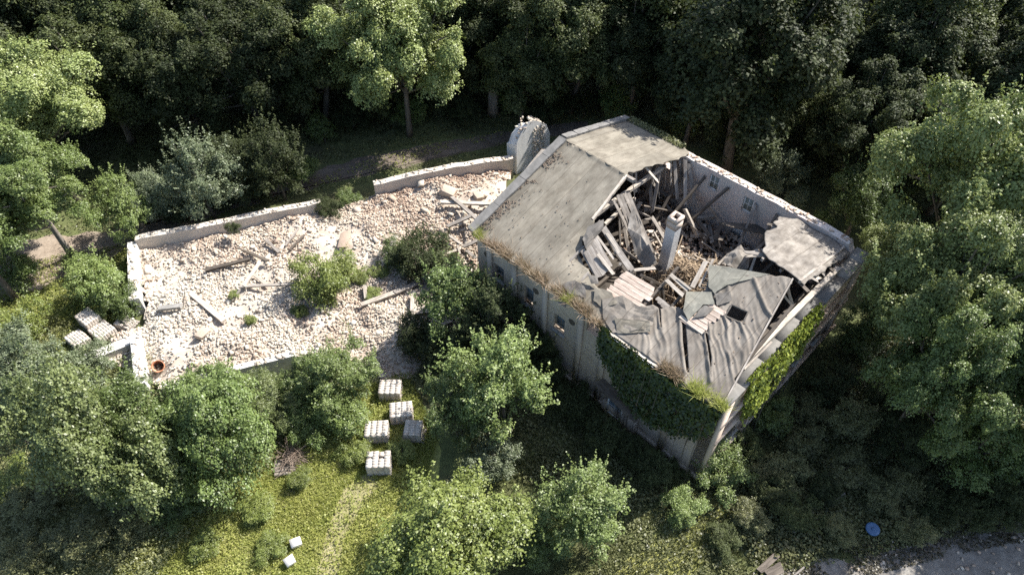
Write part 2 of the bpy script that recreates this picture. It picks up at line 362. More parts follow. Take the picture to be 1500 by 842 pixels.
# ------------------------------------------------------------------ ground sheets
def sheet(name, pts, z, mat, jitter=.25, kind='structure', step=.5, seed=1):
    P = []; n = len(pts); g = np.random.default_rng(seed)
    for i in range(n):
        a = np.array(pts[i][:2], float); b_ = np.array(pts[(i+1) % n][:2], float); k = max(1, int(np.linalg.norm(b_-a)/step))
        for j in range(k):
            q = a+(b_-a)*j/k; d = (b_-a)/(np.linalg.norm(b_-a)+1e-9)
            P.append(q+np.array([-d[1], d[0]])*(fbm(q[0]*.9+seed*7, q[1]*.9, seed)-.45)*2*jitter*1.6)
    me = pydata(name, [(p[0], p[1], 0) for p in P], [tuple(range(len(P)))], M[mat])
    o = link(name, me); o.location = (0, 0, z); o['kind'] = kind; return o
gx = np.linspace(-160, 160, 81); gy = np.linspace(-40, 260, 76)
V = [(x, y, 0) for y in gy for x in gx]; F = [(j*81+i, j*81+i+1, (j+1)*81+i+1, (j+1)*81+i) for j in range(75) for i in range(80)]
g_o = link('ground', pydata('ground', V, F, M['ground'])); g_o['kind'] = 'structure'
sheet('meadow', [(-150, 66), (-10, 64), (20, 68), (150, 70), (150, 250), (-150, 250)], .004, 'meadow', 1.0, seed=2)
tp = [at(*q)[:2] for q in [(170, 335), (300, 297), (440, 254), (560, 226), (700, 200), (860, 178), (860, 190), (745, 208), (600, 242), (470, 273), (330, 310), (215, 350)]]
sheet('dirt_track', tp, .006, 'track_dirt_shaded', .3, seed=3)
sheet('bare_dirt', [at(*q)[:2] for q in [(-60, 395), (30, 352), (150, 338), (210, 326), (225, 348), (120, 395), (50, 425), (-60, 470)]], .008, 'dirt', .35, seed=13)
pp = [at(*q)[:2] for q in [(540, 690), (556, 712), (528, 742), (506, 790), (494, 850), (470, 900), (430, 900), (462, 845), (476, 790), (492, 745), (505, 715)]]
sheet('footpath', pp, .008, 'path', .18, seed=4)
sheet('bare_earth', [at(*q)[:2] for q in [(388, 740), (418, 716), (440, 712), (434, 728), (404, 752)]], .01, 'path', .15, seed=5)
sheet('lawn', [at(*q)[:2] for q in [(160, 900), (235, 800), (330, 740), (420, 660), (520, 600), (600, 600), (640, 660), (620, 800), (640, 900)]], .004, 'lawn', .5, seed=8)
sheet('lawn', [at(*q)[:2] for q in [(880, 850), (985, 755), (1060, 710), (1090, 760), (1000, 850), (960, 900), (860, 900)]], .005, 'lawn', .5, seed=9)  # brighter sheet painting in the sunlit strip beside the building's shadow
sheet('asphalt', [at(*q)[:2] for q in [(1090, 870), (1180, 822), (1260, 818), (1340, 800), (1400, 772), (1520, 745), (1700, 760), (1700, 980), (1090, 980)]], .006, 'asphalt', .5, seed=6)

# ------------------------------------------------------------------ walls from cells (openings are real holes)
def cell_wall(name, L, top_fn, holes, th, mat, parent=None, step=.45, zstep=1.2, zbase=0.0, hmax=7, axis='x', out=-1, arches=()):
    """wall in the plane axis/z, running 0..L; front face at 0, body extends by th along 'inward' (sign -out)."""
    us = set(np.round(np.arange(0, L+1e-6, step), 3)) | {round(L, 3)}
    zs = set(np.round(np.arange(zbase, hmax, zstep), 3))
    for (a, b_, c, d) in holes: us |= {round(a, 3), round(b_, 3)}; zs |= {round(c, 3), round(d, 3)}
    def thin(s, keep):
        s = sorted(s); r = [s[0]]
        for x in s[1:]:
            if x-r[-1] < .06:
                if x in keep: r[-1] = x
            else: r.append(x)
        return r
    us = thin(us, {round(v, 3) for h in holes for v in h[:2]} | {round(L, 3)}); zs = thin(zs, {round(v, 3) for h in holes for v in h[2:]})
    V = {}; vl = []; F = []
    def vert(i, j, k, z):
        key = (i, j, k)
        if key not in V:
            V[key] = len(vl); u = us[i]; q = k*th*(-out)
            vl.append((u, q, z) if axis == 'x' else (q, u, z))
        return V[key]
    tops = [top_fn(u) for u in us]; cells = {}
    for i in range(len(us)-1):
        hc = min(tops[i], tops[i+1]); js = [j for j in range(len(zs)) if zs[j] < hc-.12]
        for n_, j in enumerate(js):
            um = (us[i]+us[i+1])/2; last = n_ == len(js)-1; zt = zs[j+1] if (j+1 < len(zs) and not last) else hc; zm = (zs[j]+zt)/2
            if any(a < um < b_ and c < zm < d for a, b_, c, d in holes): continue
            cells[(i, j)] = last
    def zz(i, j, last_cell, ci):
        return zs[j]
    for (i, j), last in cells.items():
        def P(di, dj, k):
            if dj == 1 and last: return vert(i+di, ('t', i), k, tops[i+di])
            return vert(i+di, j+dj, k, zs[j+dj])
        a0, b0, c0, d0 = P(0, 0, 0), P(1, 0, 0), P(1, 1, 0), P(0, 1, 0); a1, b1, c1, d1 = P(0, 0, 1), P(1, 0, 1), P(1, 1, 1), P(0, 1, 1)
        F.append((a0, b0, c0, d0)); F.append((b1, a1, d1, c1))
        if last or (i, j+1) not in cells: F.append((d0, c0, c1, d1))
        if (i, j-1) not in cells: F.append((b0, a0, a1, b1))
        if (i-1, j) not in cells or cells[(i-1, j)] or last: F.append((a0, d0, d1, a1))
        if (i+1, j) not in cells or cells[(i+1, j)] or last: F.append((b0, b1, c1, c0))
    return link(name, pydata(name, vl, F, M[mat]), parent)

# ================================================================== THE BIG RUINED BUILDING
bld = empty('ruined_building', tuple(NB), R(45))
tag(bld, 'large grey ruined brick building with a collapsed felt roof and open hole', 'building')
BW, BLN = 12.85, 15.35
rg = lambda s: (lambda u: s[0]+(vn(np.array(u*1.7), np.array(0.), s[1])-.5)*s[2])
# front wall (plane s=0, faces the camera's left)
fw = [(13.35, 14.05, 3.7, 4.95), (11.15, 11.85, 3.4, 4.85), (8.95, 9.7, 3.1, 4.5), (8.95, 9.65, 5.45, 5.95), (6.85, 7.6, 4.9, 6.0), (4.55, 5.5, 0.0, 1.95)]
cell_wall('wall', BLN, lambda u: 6.28, fw, .5, 'brick_front', bld, axis='y', out=-1, step=.9)
cell_wall('gable_wall', BW, lambda u: 6.22, [], .55, 'brick_gable', bld, axis='x', out=-1, step=.8)
bw = cell_wall('wall', 15.3, lambda u: 7.02+.1*(vn(np.array(u*2.2), np.array(0.), 4)-.5)-(.55 if u < .9 else 0)-max(0, (3.2-u))*.06, [(8.55, 9.2, 5.75, 6.75), (6.25, 6.9, 5.5, 6.5), (6.4, 7.05, 3.35, 4.35), (2.6, 3.3, 3.3, 4.3), (11.6, 12.3, 5.6, 6.5)], .5, 'brick_back', bld, axis='y', out=-1, step=.3)
bw.location = (12.35, 0, 0)
gl = cell_wall('gable_wall', 11.8, lambda u: 6.3+max(0, 2.0-abs(u-6.35)*.31), [], .45, 'brick_front', bld, axis='x', out=-1, step=.6); gl.location = (.52, 14.88, 0)
# ragged bare top bricks of the back wall
nb = 150; tt = np.linspace(.9, 15.1, nb); C = np.stack([12.6+rng.uniform(-.16, .16, nb), tt, 6.99-np.maximum(0, 3.2-tt)*.06+rng.uniform(-.02, .05, nb)], 1)
wb = link('wall_top_bricks', boxes_mesh('wall_top_bricks', C, np.tile([.24, .115, .075], (nb, 1)), rand_rot(nb, rng, .12)*1.0, M['rubble'], .06, rng.uniform(.1, .75, nb)), bld, 'stuff')
def window(parent, y, z, wy, hz, x, face, mat_pane='glass_grey', frame='paint_white', bars=(1, 1), axis='y'):
    """window sub-assembly in a wall; 'face' is the depth of the sash"""
    root = link('window', None, parent) if False else None
    def bx(n, c, s, mt, par):
        C = np.array([c], float); S = np.array([s], float)
        if axis == 'x': C = C[:, [1, 0, 2]]; S = S[:, [1, 0, 2]]
        return link(n, boxes_mesh(n, C, S, np.eye(3)[None], M[mt]), par)
    fr = []; fwid = .085
    cs = [((x, y-wy/2+fwid/2, z), (.07, fwid, hz)), ((x, y+wy/2-fwid/2, z), (.07, fwid, hz)), ((x, y, z-hz/2+fwid/2), (.066, wy-2*fwid, fwid)), ((x, y, z+hz/2-fwid/2), (.066, wy-2*fwid, fwid))]
    C = np.array([c for c, s in cs]); S = np.array([s for c, s in cs])
    if axis == 'x': C = C[:, [1, 0, 2]]; S = S[:, [1, 0, 2]]
    wn = link('window', boxes_mesh('window', C, S, np.tile(np.eye(3), (4, 1, 1)), M[frame]), parent)
    for i in range(bars[0]): bx('glazing_bar', (x, y-wy/2+(i+1)*wy/(bars[0]+1), z), (.05, .035, hz-2*fwid), frame, wn)
    for i in range(bars[1]): bx('glazing_bar', (x, y, z-hz/2+(i+1)*hz/(bars[1]+1)), (.046, wy-2*fwid, .035), frame, wn)
    bx('pane', (x, y, z), (.014, wy-fwid, hz-fwid), mat_pane, wn)
    return wn
for (y0, y1, z0, z1), mp in zip([(8.55, 9.2, 5.75, 6.75), (6.25, 6.9, 5.5, 6.5), (6.4, 7.05, 3.35, 4.35), (2.6, 3.3, 3.3, 4.3)], ['glass_grey', 'glass_grey', 'glass_dusty', 'glass_grey']):
    window(bld, (y0+y1)/2, (z0+z1)/2, y1-y0, z1-z0, 12.46, 0, mp)
for (a, b_, c, d) in fw[:3]: window(bld, (a+b_)/2, (c+d)/2+.2, b_-a, d-c-.4, .2, 0, 'glass', 'wood_grey')
def lbox(n, c, s, mt, par=bld, rot=None, jit=0):
    Rm = np.eye(3)[None] if rot is None else np.array(Matrix.Rotation(rot[0], 3, rot[1]))[None]
    return link(n, boxes_mesh(n, [c], [s], Rm, M[mt], jit), par)
for (a, b_, c, d) in fw[:3]:
    lbox('window_sill', (-.03, (a+b_)/2, c+.19), (.24, b_-a+.2, .08), 'concrete'); lbox('window_panel', (.22, (a+b_)/2, c+.07), (.06, b_-a, .14), 'wood_dark')
for t_ in (14.35, 12.5, 10.3, 7.9, 6.35, 2.2):
    lbox('pilaster', (-.062, t_, 3.1), (.13, .34, 6.1), 'brick_front')
lbox('cornice', (-.09, BLN/2, 6.2), (.22, BLN-.1, .22), 'brick_front')
lbox('plinth', (-.04, BLN/2-.05, .2), (.09, BLN+.1, .4), 'brick_front')
def disc(n, c, r, mt, par):
    V = [(c[0]-.012, c[1]+r*math.cos(a), c[2]+r*math.sin(a)) for a in np.linspace(0, 2*math.pi, 17)[:-1]]+[(c[0]+.06, c[1]+r*math.cos(a), c[2]+r*math.sin(a)) for a in np.linspace(0, 2*math.pi, 17)[:-1]]
    F = [tuple(range(16)), tuple(range(31, 15, -1))]+[(i, i+16, (i+1) % 16+16, (i+1) % 16) for i in range(16)]
    return link(n, pydata(n, V, F, M[mt]), par)
for y, z in ((14.64, 5.16), (11.0, 5.1), (8.5, 4.75)): disc('hole_shade_disc', (-.01, y, z), .2, 'wood_dark', bld)  # flat dark discs stand for round holes, their shade put into the colour
# porch door by the front wall
pr = window(bld, 5.02, 1.15, .95, 1.55, -.28, 0, 'glass', 'paint_white', (1, 1)); pr.name = 'porch_window'
lbox('porch_wall', (-.12, 4.75, .5), (.36, 2.1, 1.0), 'brick_front')
plank('porch_roof', (-.25, 6.2, 2.3), (-.25, 3.6, 1.75), .75, .06, 'wood_dark', bld)
# gable wall trim: string course, pilaster corner, ledges
lbox('string_course', (6.5, -.09, 4.55), (12.6, .2, .14), 'brick_gable'); lbox('string_course', (6.5, -.11, 3.2), (12.6, .24, .12), 'brick_gable')
lbox('string_course', (6.5, -.14, 1.0), (12.7, .3, .16), 'brick_gable')
lbox('corner_pilaster', (.35, -.07, 3.1), (.7, .15, 6.15), 'brick_gable'); lbox('corner_pilaster', (12.4, -.07, 3.1), (.7, .15, 6.15), 'brick_gable')
for s_ in (2.3, 4.3, 6.3, 8.6, 10.6):
    lbox('blind_window', (s_, -.004, 2.2), (.8, .06, 1.3), 'wood_dark'); lbox('window_sill', (s_, -.1, 1.5), (1.0, .22, .08), 'concrete')
# coping slabs on the gable wall
s_ = -.25; k = 0
while s_ < 12.9:
    L = 1.5+.6*random.random()
    if s_+L > 13.1: L = 13.1-s_
    if L > .2 and not (7.75 < s_+L/2 < 8.65):
        hi = .14 if s_ > 8.6 and s_ < 9.8 else 0
        lbox('coping_slab', (s_+L/2, .24+random.uniform(-.02, .02), 6.31+hi+random.uniform(-.004, .004)), (L-.014, .74+hi, .15+hi*1.5), 'coping' if s_ < 8.6 else 'lime_grey', bld, (random.uniform(-.006, .006), 'Z'), .004)
    s_ += L; k += 1

# --- roof surfaces
def slope_sheet(name, poly, zf, mat, disp, step=.09, th=.035, holes=()):
    P = np.array([p[:2] for p in poly]); s0, t0 = P.min(0)-step; s1, t1 = P.max(0)+step
    ss = np.arange(s0, s1+step, step); ts = np.arange(t0, t1+step, step); S, T = np.meshgrid(ss, ts, indexing='ij')
    cs = (ss[:-1]+ss[1:])/2; ct = (ts[:-1]+ts[1:])/2; CS, CT = np.meshgrid(cs, ct, indexing='ij'); keep = inside(CS, CT, poly)
    for h in holes: keep &= ~inside(CS, CT, h)
    used = np.zeros(S.shape, int); used[:-1, :-1] += keep; used[1:, :-1] += keep; used[:-1, 1:] += keep; used[1:, 1:] += keep
    bd = (used > 0) & (used < 4); X = S.copy(); Y = T.copy()
    for pl_ in [poly]+list(holes):                      # pull the border vertices onto the torn outline
        n = len(pl_); bestd = np.full(S.shape, 1e9); bx = S.copy(); by = T.copy()
        for i in range(n):
            a = np.array(pl_[i][:2]); b_ = np.array(pl_[(i+1) % n][:2]); d = b_-a; q = np.clip(((S-a[0])*d[0]+(T-a[1])*d[1])/(d@d+1e-9), 0, 1)
            qx = a[0]+q*d[0]; qy = a[1]+q*d[1]; dd = np.hypot(S-qx, T-qy); mk = dd < bestd; bestd[mk] = dd[mk]; bx[mk] = qx[mk]; by[mk] = qy[mk]
        mk = bd & (bestd < step*1.1); X[mk] = bx[mk]; Y[mk] = by[mk]
    Z = zf(X, Y)+disp(X, Y); idx = np.full(S.shape, -1); idx[used > 0] = np.arange((used > 0).sum())
    V = np.stack([X[used > 0], Y[used > 0], Z[used > 0]], 1); ii, jj = np.nonzero(keep)
    Fq = np.stack([idx[ii, jj], idx[ii+1, jj], idx[ii+1, jj+1], idx[ii, jj+1]], 1)
    me = raw_mesh(name, V, Fq.ravel(), np.arange(len(Fq))*4, M[mat], smooth=True); o = link(name, me, bld)
    sm = o.modifiers.new('thickness', 'SOLIDIFY'); sm.thickness = th; sm.offset = -1; return o
def rag(poly, amp=.06, seg=.22, eave=True, seed=0):
    out = []; g = np.random.default_rng(seed); n = len(poly)
    for i in range(n):
        a = np.array(poly[i][:2], float); b_ = np.array(poly[(i+1) % n][:2], float); L = np.linalg.norm(b_-a); k = max(1, int(L/seg)); straight = eave and (abs(a[0]-b_[0]) < .01 and a[0] < 0 or (a[1] > 15 and b_[1] > 15))
        d = (b_-a)/(L+1e-9)
        for j in range(k):
            q = a+(b_-a)*j/k
            if j and not straight: q = q+np.array([-d[1], d[0]])*g.normal(0, amp)
            out.append(q)
    return out
zF = lambda s, t: Z0+KF*s; zB = lambda s, t: ZR-KB*(s-SR)
def ridge_line(S, T, pts, h, wd): return h*np.exp(-(edge_dist(S, T, pts, False)/wd)**2)
pf = lambda L: [onF(*q)[:2] for q in L]; pb = lambda L: [onB(*q)[:2] for q in L]
cr = [pf([(848, 262), (818, 292), (795, 318), (760, 350)]), pf([(830, 265), (812, 281)]), pf([(878, 300), (850, 320), (836, 330)]), pf([(860, 345), (838, 352), (835, 360)])]
def dFL(S, T):
    d = .05*(fbm(S*.5, T*.5, 3)-.45)*2 + .018*(fbm(S*2.2, T*2.2, 9)-.45)
    for c_, h in zip(cr, (.05, .03, .045, .04)): d = d+ridge_line(S, T, c_, h, .05)
    d = d+.012*(np.mod(T+.08*np.sin(S*1.3), 1.02)/1.02)+.05*np.exp(-((S-SR)/.12)**2)
    return d-.25*np.exp(-(edge_dist(S, T, pf([(862, 345), (848, 368), (868, 402)]), False)/.7)**2)
FL = [(-.28, 15.5)]+[(7.0, 15.75), (SR, 15.7)]+pf([(918, 254), (903, 280), (874, 308), (866, 330), (857, 343), (846, 366), (862, 388), (868, 402), (880, 425), (893, 442), (900, 470)])+[(-.28, 5.9)]
slope_sheet('roof_sheet', rag(FL, .05, seed=1), zF, 'felt', dFL)
def dFR(S, T):
    q = (S-T)*.7; r = (S+T)*.7; wq = q+.35*fbm(q*.7, r*.55, 21)*2
    wr = (.5+.5*np.sin(wq*9+1.2*np.sin(r*1.3)))**6*.05 + (.5+.5*np.sin(wq*24+2.5*fbm(q*1.5, r*.8, 37)*6))**3*.04 + .03*(fbm(q*6, r*1.6, 38)-.45)
    amp = np.clip(vn(q*.8, r*.35, 31)*1.7-.15, 0, 1.25)
    d = wr*amp+.06*(fbm(S*.8, T*.8, 5)-.45)*2
    for pts, h in ((pf([(996, 466), (996, 500), (1002, 545)]), .12), (pf([(1033, 490), (1038, 520), (1040, 560)]), .12), (pf([(966, 455), (967, 478)]), .12), (pf([(1104, 410), (1112, 432), (1122, 455), (1130, 465)]), .12), (pf([(1047, 425), (1066, 412), (1095, 405)]), .08), (pf([(1066, 412), (1068, 432)]), .08)):
        d = d+ridge_line(S, T, pts, h, .09)
    sag = np.exp(-((S-3.2)/1.3)**2-((T-4.2)/1.3)**2)*.22
    return d-sag+.035
FR = [(-.22, 6.05), (-.22, .12)]+pf([(1062, 583), (1161, 410), (1120, 402), (1047, 388), (1034, 422), (1016, 430), (1004, 452), (985, 447), (968, 452), (956, 446), (940, 448), (925, 455), (905, 466)])
slope_sheet('roof_sheet', rag(FR, .035, seed=2), zF, 'felt_wrinkled', dFR, .05, holes=[pf([(1072, 446), (1096, 457), (1088, 474), (1062, 463)]), pf([(999, 466), (1004, 466), (1006, 500), (1009, 548), (1005, 545), (1000, 500)]), pf([(1031, 488), (1036, 490), (1041, 520), (1041, 562), (1037, 520)]), pf([(964, 452), (968, 452), (969, 482), (966, 480)])])
BT = [(SR, 15.7), (SR+.3, 15.9), (12.75, 15.8), (13.05, 15.2), (13.1, 11.6), (12.6, 10.9)]+pb([(985, 235), (950, 244), (920, 255)])+[(SR, 11.3)]
slope_sheet('roof_sheet', rag(BT, .07, seed=3), zB, 'felt', lambda S, T: .05*(fbm(S*.7, T*.7, 13)-.45)*2+.05*np.exp(-((S-SR)/.12)**2))
SLB = [(7.0, .75), (6.95, 2.2), (7.3, 3.2), (8.1, 3.5), (8.9, 3.95), (10.0, 3.85), (10.7, 4.3), (11.5, 4.35), (12.32, 3.7), (12.32, .62), (11.3, .6), (10.2, .75), (9, .62), (8.1, .8)]
slope_sheet('roof_sheet', rag(SLB, .05, .26, seed=4), lambda S, T: zB(S, T)-.12-.05*(4-T)-.12*np.clip(S-9, 0, 5)*.5-.18*np.clip(1.6-T, 0, 2), 'felt_rough', lambda S, T: .14*(fbm(S*1.1, T*1.1, 17)-.45)*2+.05*(fbm(S*5, T*5, 3)-.45), .08)
for k in range(16):                                     # splintered deck under the fallen slab
    if k < 8: a = 7.2+k*.62; A = (a, 1.5+.2*random.random(), zB(a, 0)-.42-.05*k-.04*random.random()); B_ = (a+random.uniform(-.3, .3), .35+random.random()*.45, zB(a, 0)-.62-.06*k)
    else: a = 7.2+random.random()*4.4; A = (a, 2.8+.1*(a-7), zB(a, 0)-.35); B_ = (a+random.uniform(-.7, .7), 3.45+.16*(a-7)+random.random()*.6, zB(a, 0)-.5-random.random()*.6)
    plank('splintered_board', A, B_, random.uniform(.1, .24), .03, random.choice(['wood_grey', 'wood_dark', 'wood_pale']), bld, ragged=1.2)
g = np.random.default_rng(63); n = 900; t_ = 15.45-np.abs(g.normal(0, .35, n)); s_ = g.uniform(.3, 6.8, n); k_ = fbm(s_*1.1, t_*1.1, 64) > .38; t_, s_ = t_[k_], s_[k_]; n = len(t_)
link('roof_litter', boxes_mesh('roof_litter', np.column_stack([s_, t_, Z0+KF*s_+.05]), g.uniform(.015, .065, (n, 3))*[1, 1, .5], rand_rot(n, g, .4), M['litter'], .2), bld, 'stuff')
g = np.random.default_rng(65); n = 260; t_ = g.uniform(.5, 15.2, n); s_ = g.uniform(.1, 6.0, n); k_ = (inside(s_, t_, FL) | inside(s_, t_, FR)) & (fbm(s_*.6, t_*.6, 66) > .42); t_, s_ = t_[k_], s_[k_]; n = len(t_)
link('roof_litter', boxes_mesh('roof_litter', np.column_stack([s_, t_, Z0+KF*s_+.06]), g.uniform(.015, .055, (n, 3))*[1.6, 1, .4], rand_rot(n, g, .3), M['litter'], .2), bld, 'stuff')
# verge boards and gutter
for a, b_ in ((0, .27), (.27, .55), (.55, .8), (.8, 1)):
    A = np.array([-.2+a*7.1, 15.62, Z0-.02+KF*(a*7.1)+.06]); B_ = np.array([-.2+b_*7.1-.02, 15.62, Z0-.02+KF*(b_*7.1)+.06]); plank('verge_slab', A, B_, .5, .13, 'coping', bld, bend=0, ragged=.05)
for i in range(6):
    a = 7.05+i*.98; plank('verge_slab', (a, 15.72, zB(a, 0)+.08), (a+.94, 15.72, zB(a+.94, 0)+.08), .42, .16, 'coping', bld, bend=0, ragged=.06, roll=random.uniform(-.06, .06))
A = onF(1061, 590, -.02); B_ = onF(1161, 409, -.02); plank('verge_board', A, B_, .06, .22, 'wood_grey', bld, bend=0)
gt = [(-.36+.09*math.cos(a), 0, -.02+.09*math.sin(a)) for a in np.linspace(math.pi, 2*math.pi, 9)]
V = [(x, y, Z0-.06+z) for y in (5.95, 3.3) for x, _, z in gt]; F = [(i, i+1, i+10, i+9) for i in range(8)]
go = link('gutter', pydata('gutter', V, F, M['metal']), bld); sm = go.modifiers.new('thickness', 'SOLIDIFY'); sm.thickness = .012
plank('gutter_board', (-.26, 6.1, 6.34), (-.26, 3.1, 6.33), .22, .04, 'wood_pale', bld, bend=0)
# tie beam, posts and braces in the open gable
A = onZ(1070, 551, 6.62); B_ = onZ(1228, 393, 6.62); plank('tie_beam', A, B_, .26, .24, 'wood_pale', bld, bend=.0, ragged=.2)
plank('strut', onZ(1089, 541, 6.4), onZ(1140, 490, 6.3), .14, .14, 'wood_grey', bld)
plank('post', onZ(1161, 447, 6.75), onF(1152, 414, -.12), .14, .14, 'wood_grey', bld); plank('post', onZ(1113, 505, 6.2), onZ(1113, 516, 5.2), .15, .15, 'wood_dark', bld)
plank('brace', onZ(1160, 447, 6.75), onF(1145, 428, -.25), .1, .1, 'wood_pale', bld)
for k in range(4): plank('ceiling_joist', (.6, 1.0+k*1.1, 6.0), (12.2, 1.0+k*1.1, 6.0), .16, .2, 'wood_dark', bld)
# rafters under the remaining slopes
for k in range(5):
    t_ = 11.5+k*.95; plank('rafter', (.1, t_, Z0-.2), (SR, t_, ZR-.22), .12, .16, 'wood_grey', bld, bend=0); plank('rafter', (SR, t_, ZR-.24), (12.4, t_, zB(12.4, 0)-.24), .12, .16, 'wood_grey', bld, bend=0)
for t_ in (10.2, 9.0): plank('rafter', (.1, t_, Z0-.2), (2.6-.8*(10.2-t_), t_, Z0-.2+KF*(2.6-.8*(10.2-t_))), .12, .16, 'wood_grey', bld, bend=0)
for k in range(6): plank('rafter', (.1, .5+k*1.05, Z0-.22), (4.3 if k > 3 else 5.6, .5+k*1.05, Z0-.22+KF*(4.3 if k > 3 else 5.6)), .12, .16, 'wood_dark', bld, bend=0)
for k in range(3): plank('rafter', (7.0, 1+k*1.0, ZR-.5), (12.2, 1+k*1.0, zB(12.2, 0)-.5), .12, .16, 'wood_grey', bld, bend=0)
plank('rafter', onF(918, 257, -.1), onF(868, 322, -.1), .13, .18, 'wood_pale', bld, bend=0)
plank('ridge_beam', (SR+.1, 15.2, ZR-.15), (SR+.1, 10.7, ZR-.18), .18, .2, 'wood_grey', bld, bend=0)
# deck boards still showing at the broken edges
for q in [((884, 334), (926, 397), .3), ((873, 344), (899, 379), .12), ((869, 349), (893, 392), .34), ((864, 353), (890, 397), .32), ((861, 360), (886, 401), .3), ((858, 368), (878, 406), .28), ((853, 366), (872, 400), .24), ((876, 372), (899, 402), .16), ((889, 342), (921, 392), .14)]:
    plank('deck_board', onF(*q[0], .02), onF(*q[1], -.35), q[2], .04, 'wood_grey' if q[2] > .2 else 'wood_pale', bld, bend=.02)
for k in range(6):
    s_ = 1.3+k*.245; plank('deck_board', (s_, 7.6+random.uniform(-.12, .1), Z0+KF*s_-.03+random.uniform(-.012, .012)), (s_+.12, 5.75+random.uniform(-.15, .2), Z0+KF*s_-.06), .235, .04, 'wood_pink', bld, bend=.0)
for q in [((982, 402), (1008, 425), .2, .15), ((976, 410), (1001, 433), .18, .1), ((992, 408), (1012, 424), .1, .2)]:
    plank('deck_board', onF(*q[0], q[3]), onF(*q[1], q[3]), q[2], .045, 'wood_pale', bld)
for i in range(6):
    plank('deck_board', onF(962-i*1.5+i*5, 436+i*5, -.25), onF(995+i*3, 462+i*3.5, -.3), .22, .04, 'wood_grey', bld)
for k in range(6):
    s_ = 2.12+k*.25; plank('deck_board', (s_, 3.8-.09*k+random.uniform(-.1, .1), Z0+KF*s_+.05), (s_+.03, 2.72-.05*k+random.uniform(-.15, .15), Z0+KF*s_+.06), .235, .04, 'wood_pink', bld, bend=.01)
plank('deck_board', onF(996, 463, .08), onF(1030, 488, .05), .17, .05, 'wood_pale', bld)
plank('deck_board', onF(1014, 421, -.1), onF(1034, 383, .0), .22, .06, 'wood_pale', bld)
plank('deck_board', onF(1045, 380, -.1), onF(1024, 420, -.2), .1, .1, 'wood_pale', bld)
for i in range(7): plank('batten', onF(1026+i*1.6, 421-i*3.2, -.18), onF(1040+i*1.2, 423-i*3.2, -.14), .05, .04, 'wood_dark' if i % 2 else 'wood_grey', bld)
# torn flaps of roofing felt
def flap(name, pts, lifts, mat, crumple=.05, seed=0, sub=3, plane=onF):
    P = [plane(px, py, l) for (px, py), l in zip(pts, lifts)]; C = sum(P)/len(P); C = C+np.array([0, 0, np.mean(np.abs(lifts))*.2])
    V = [C]+P; F = [(0, i+1, (i+1) % len(P)+1) for i in range(len(P))]; me = pydata(name, V, F, M[mat])
    import bmesh
    bm = bmesh.new(); bm.from_mesh(me); bmesh.ops.subdivide_edges(bm, edges=bm.edges, cuts=sub, use_grid_fill=True)
    g = np.random.default_rng(seed)
    for v in bm.verts: v.co.z += (float(fbm(v.co.x*2.5, v.co.y*2.5, seed+50))-.45)*2*crumple; v.co.x += g.normal(0, .012); v.co.y += g.normal(0, .012)
    bm.normal_update(); bm.to_mesh(me); bm.free(); o = link(name, me, bld); sm = o.modifiers.new('thickness', 'SOLIDIFY'); sm.thickness = .03; return o
flap('felt_flap', [(1005, 427), (1042, 428), (1047, 446), (1030, 446), (1008, 470), (1001, 455)], [.2, .15, .1, .2, .1, .25], 'felt_green', .05, 1)
flap('felt_flap', [(1031, 447), (1046, 452), (1034, 463), (1015, 466)], [.12, .14, .14, .12], 'felt_dark', .03, 2)
flap('felt_flap', [(824, 416), (842, 410), (857, 420), (859, 437), (846, 433), (832, 430)], [.06, .12, .14, .05, .1, .1], 'felt_dark', .05, 3)
flap('felt_flap', [(822, 424), (840, 428), (856, 440), (848, 447), (838, 444)], [.02, .05, .06, .04, .03], 'felt', .05, 4)
flap('felt_flap', [(861, 333), (884, 322), (884, 334), (870, 350), (858, 366), (854, 350)], [.12, .15, .1, .05, .1, .12], 'felt_dark', .08, 5)
flap('felt_flap', [(861, 400), (874, 405), (877, 417), (866, 416)], [.2, .15, .05, .1], 'felt_dark', .08, 6)
flap('felt_flap', [(882, 438), (912, 433), (935, 448), (960, 455), (955, 478), (925, 486), (898, 488), (884, 465)], [.1, .16, .12, .15, .08, .1, .05, .08], 'felt_wrinkled', .13, 7)
flap('felt_flap', [(900, 466), (952, 470), (953, 486), (905, 489)], [.16, .2, .12, .08], 'felt', .08, 8)
flap('felt_flap', [(872, 420), (896, 428), (905, 445), (885, 452), (870, 440)], [.1, .12, .1, .08, .06], 'felt', .12, 9)
flap('felt_flap', [(1047, 430), (1070, 427), (1072, 440), (1050, 448)], [.1, .1, .08, .08], 'felt_dark', .05, 10)
flap('felt_flap', [(1038, 388), (1070, 392), (1128, 402), (1100, 408), (1064, 418), (1047, 430), (1038, 420)], [.1, .12, .06, .08, .08, .08, .1], 'felt_green', .05, 11)
flap('felt_flap', [(925, 300), (938, 325), (946, 350), (962, 385), (945, 395), (930, 370), (920, 335)], [-.4, -.8, -1.4, -2.2, -2.4, -1.6, -.8], 'felt_rough', .1, 12)
for px, py, rot in ((1085, 455, 0), ): pass
# skylight frame
h4 = [(1072, 446), (1096, 457), (1088, 474), (1062, 463)]
for i in range(4): plank('skylight_frame', onF(*h4[i], .03), onF(*h4[(i+1) % 4], .03), .06, .08, 'felt_dark', bld, bend=0, ragged=0)
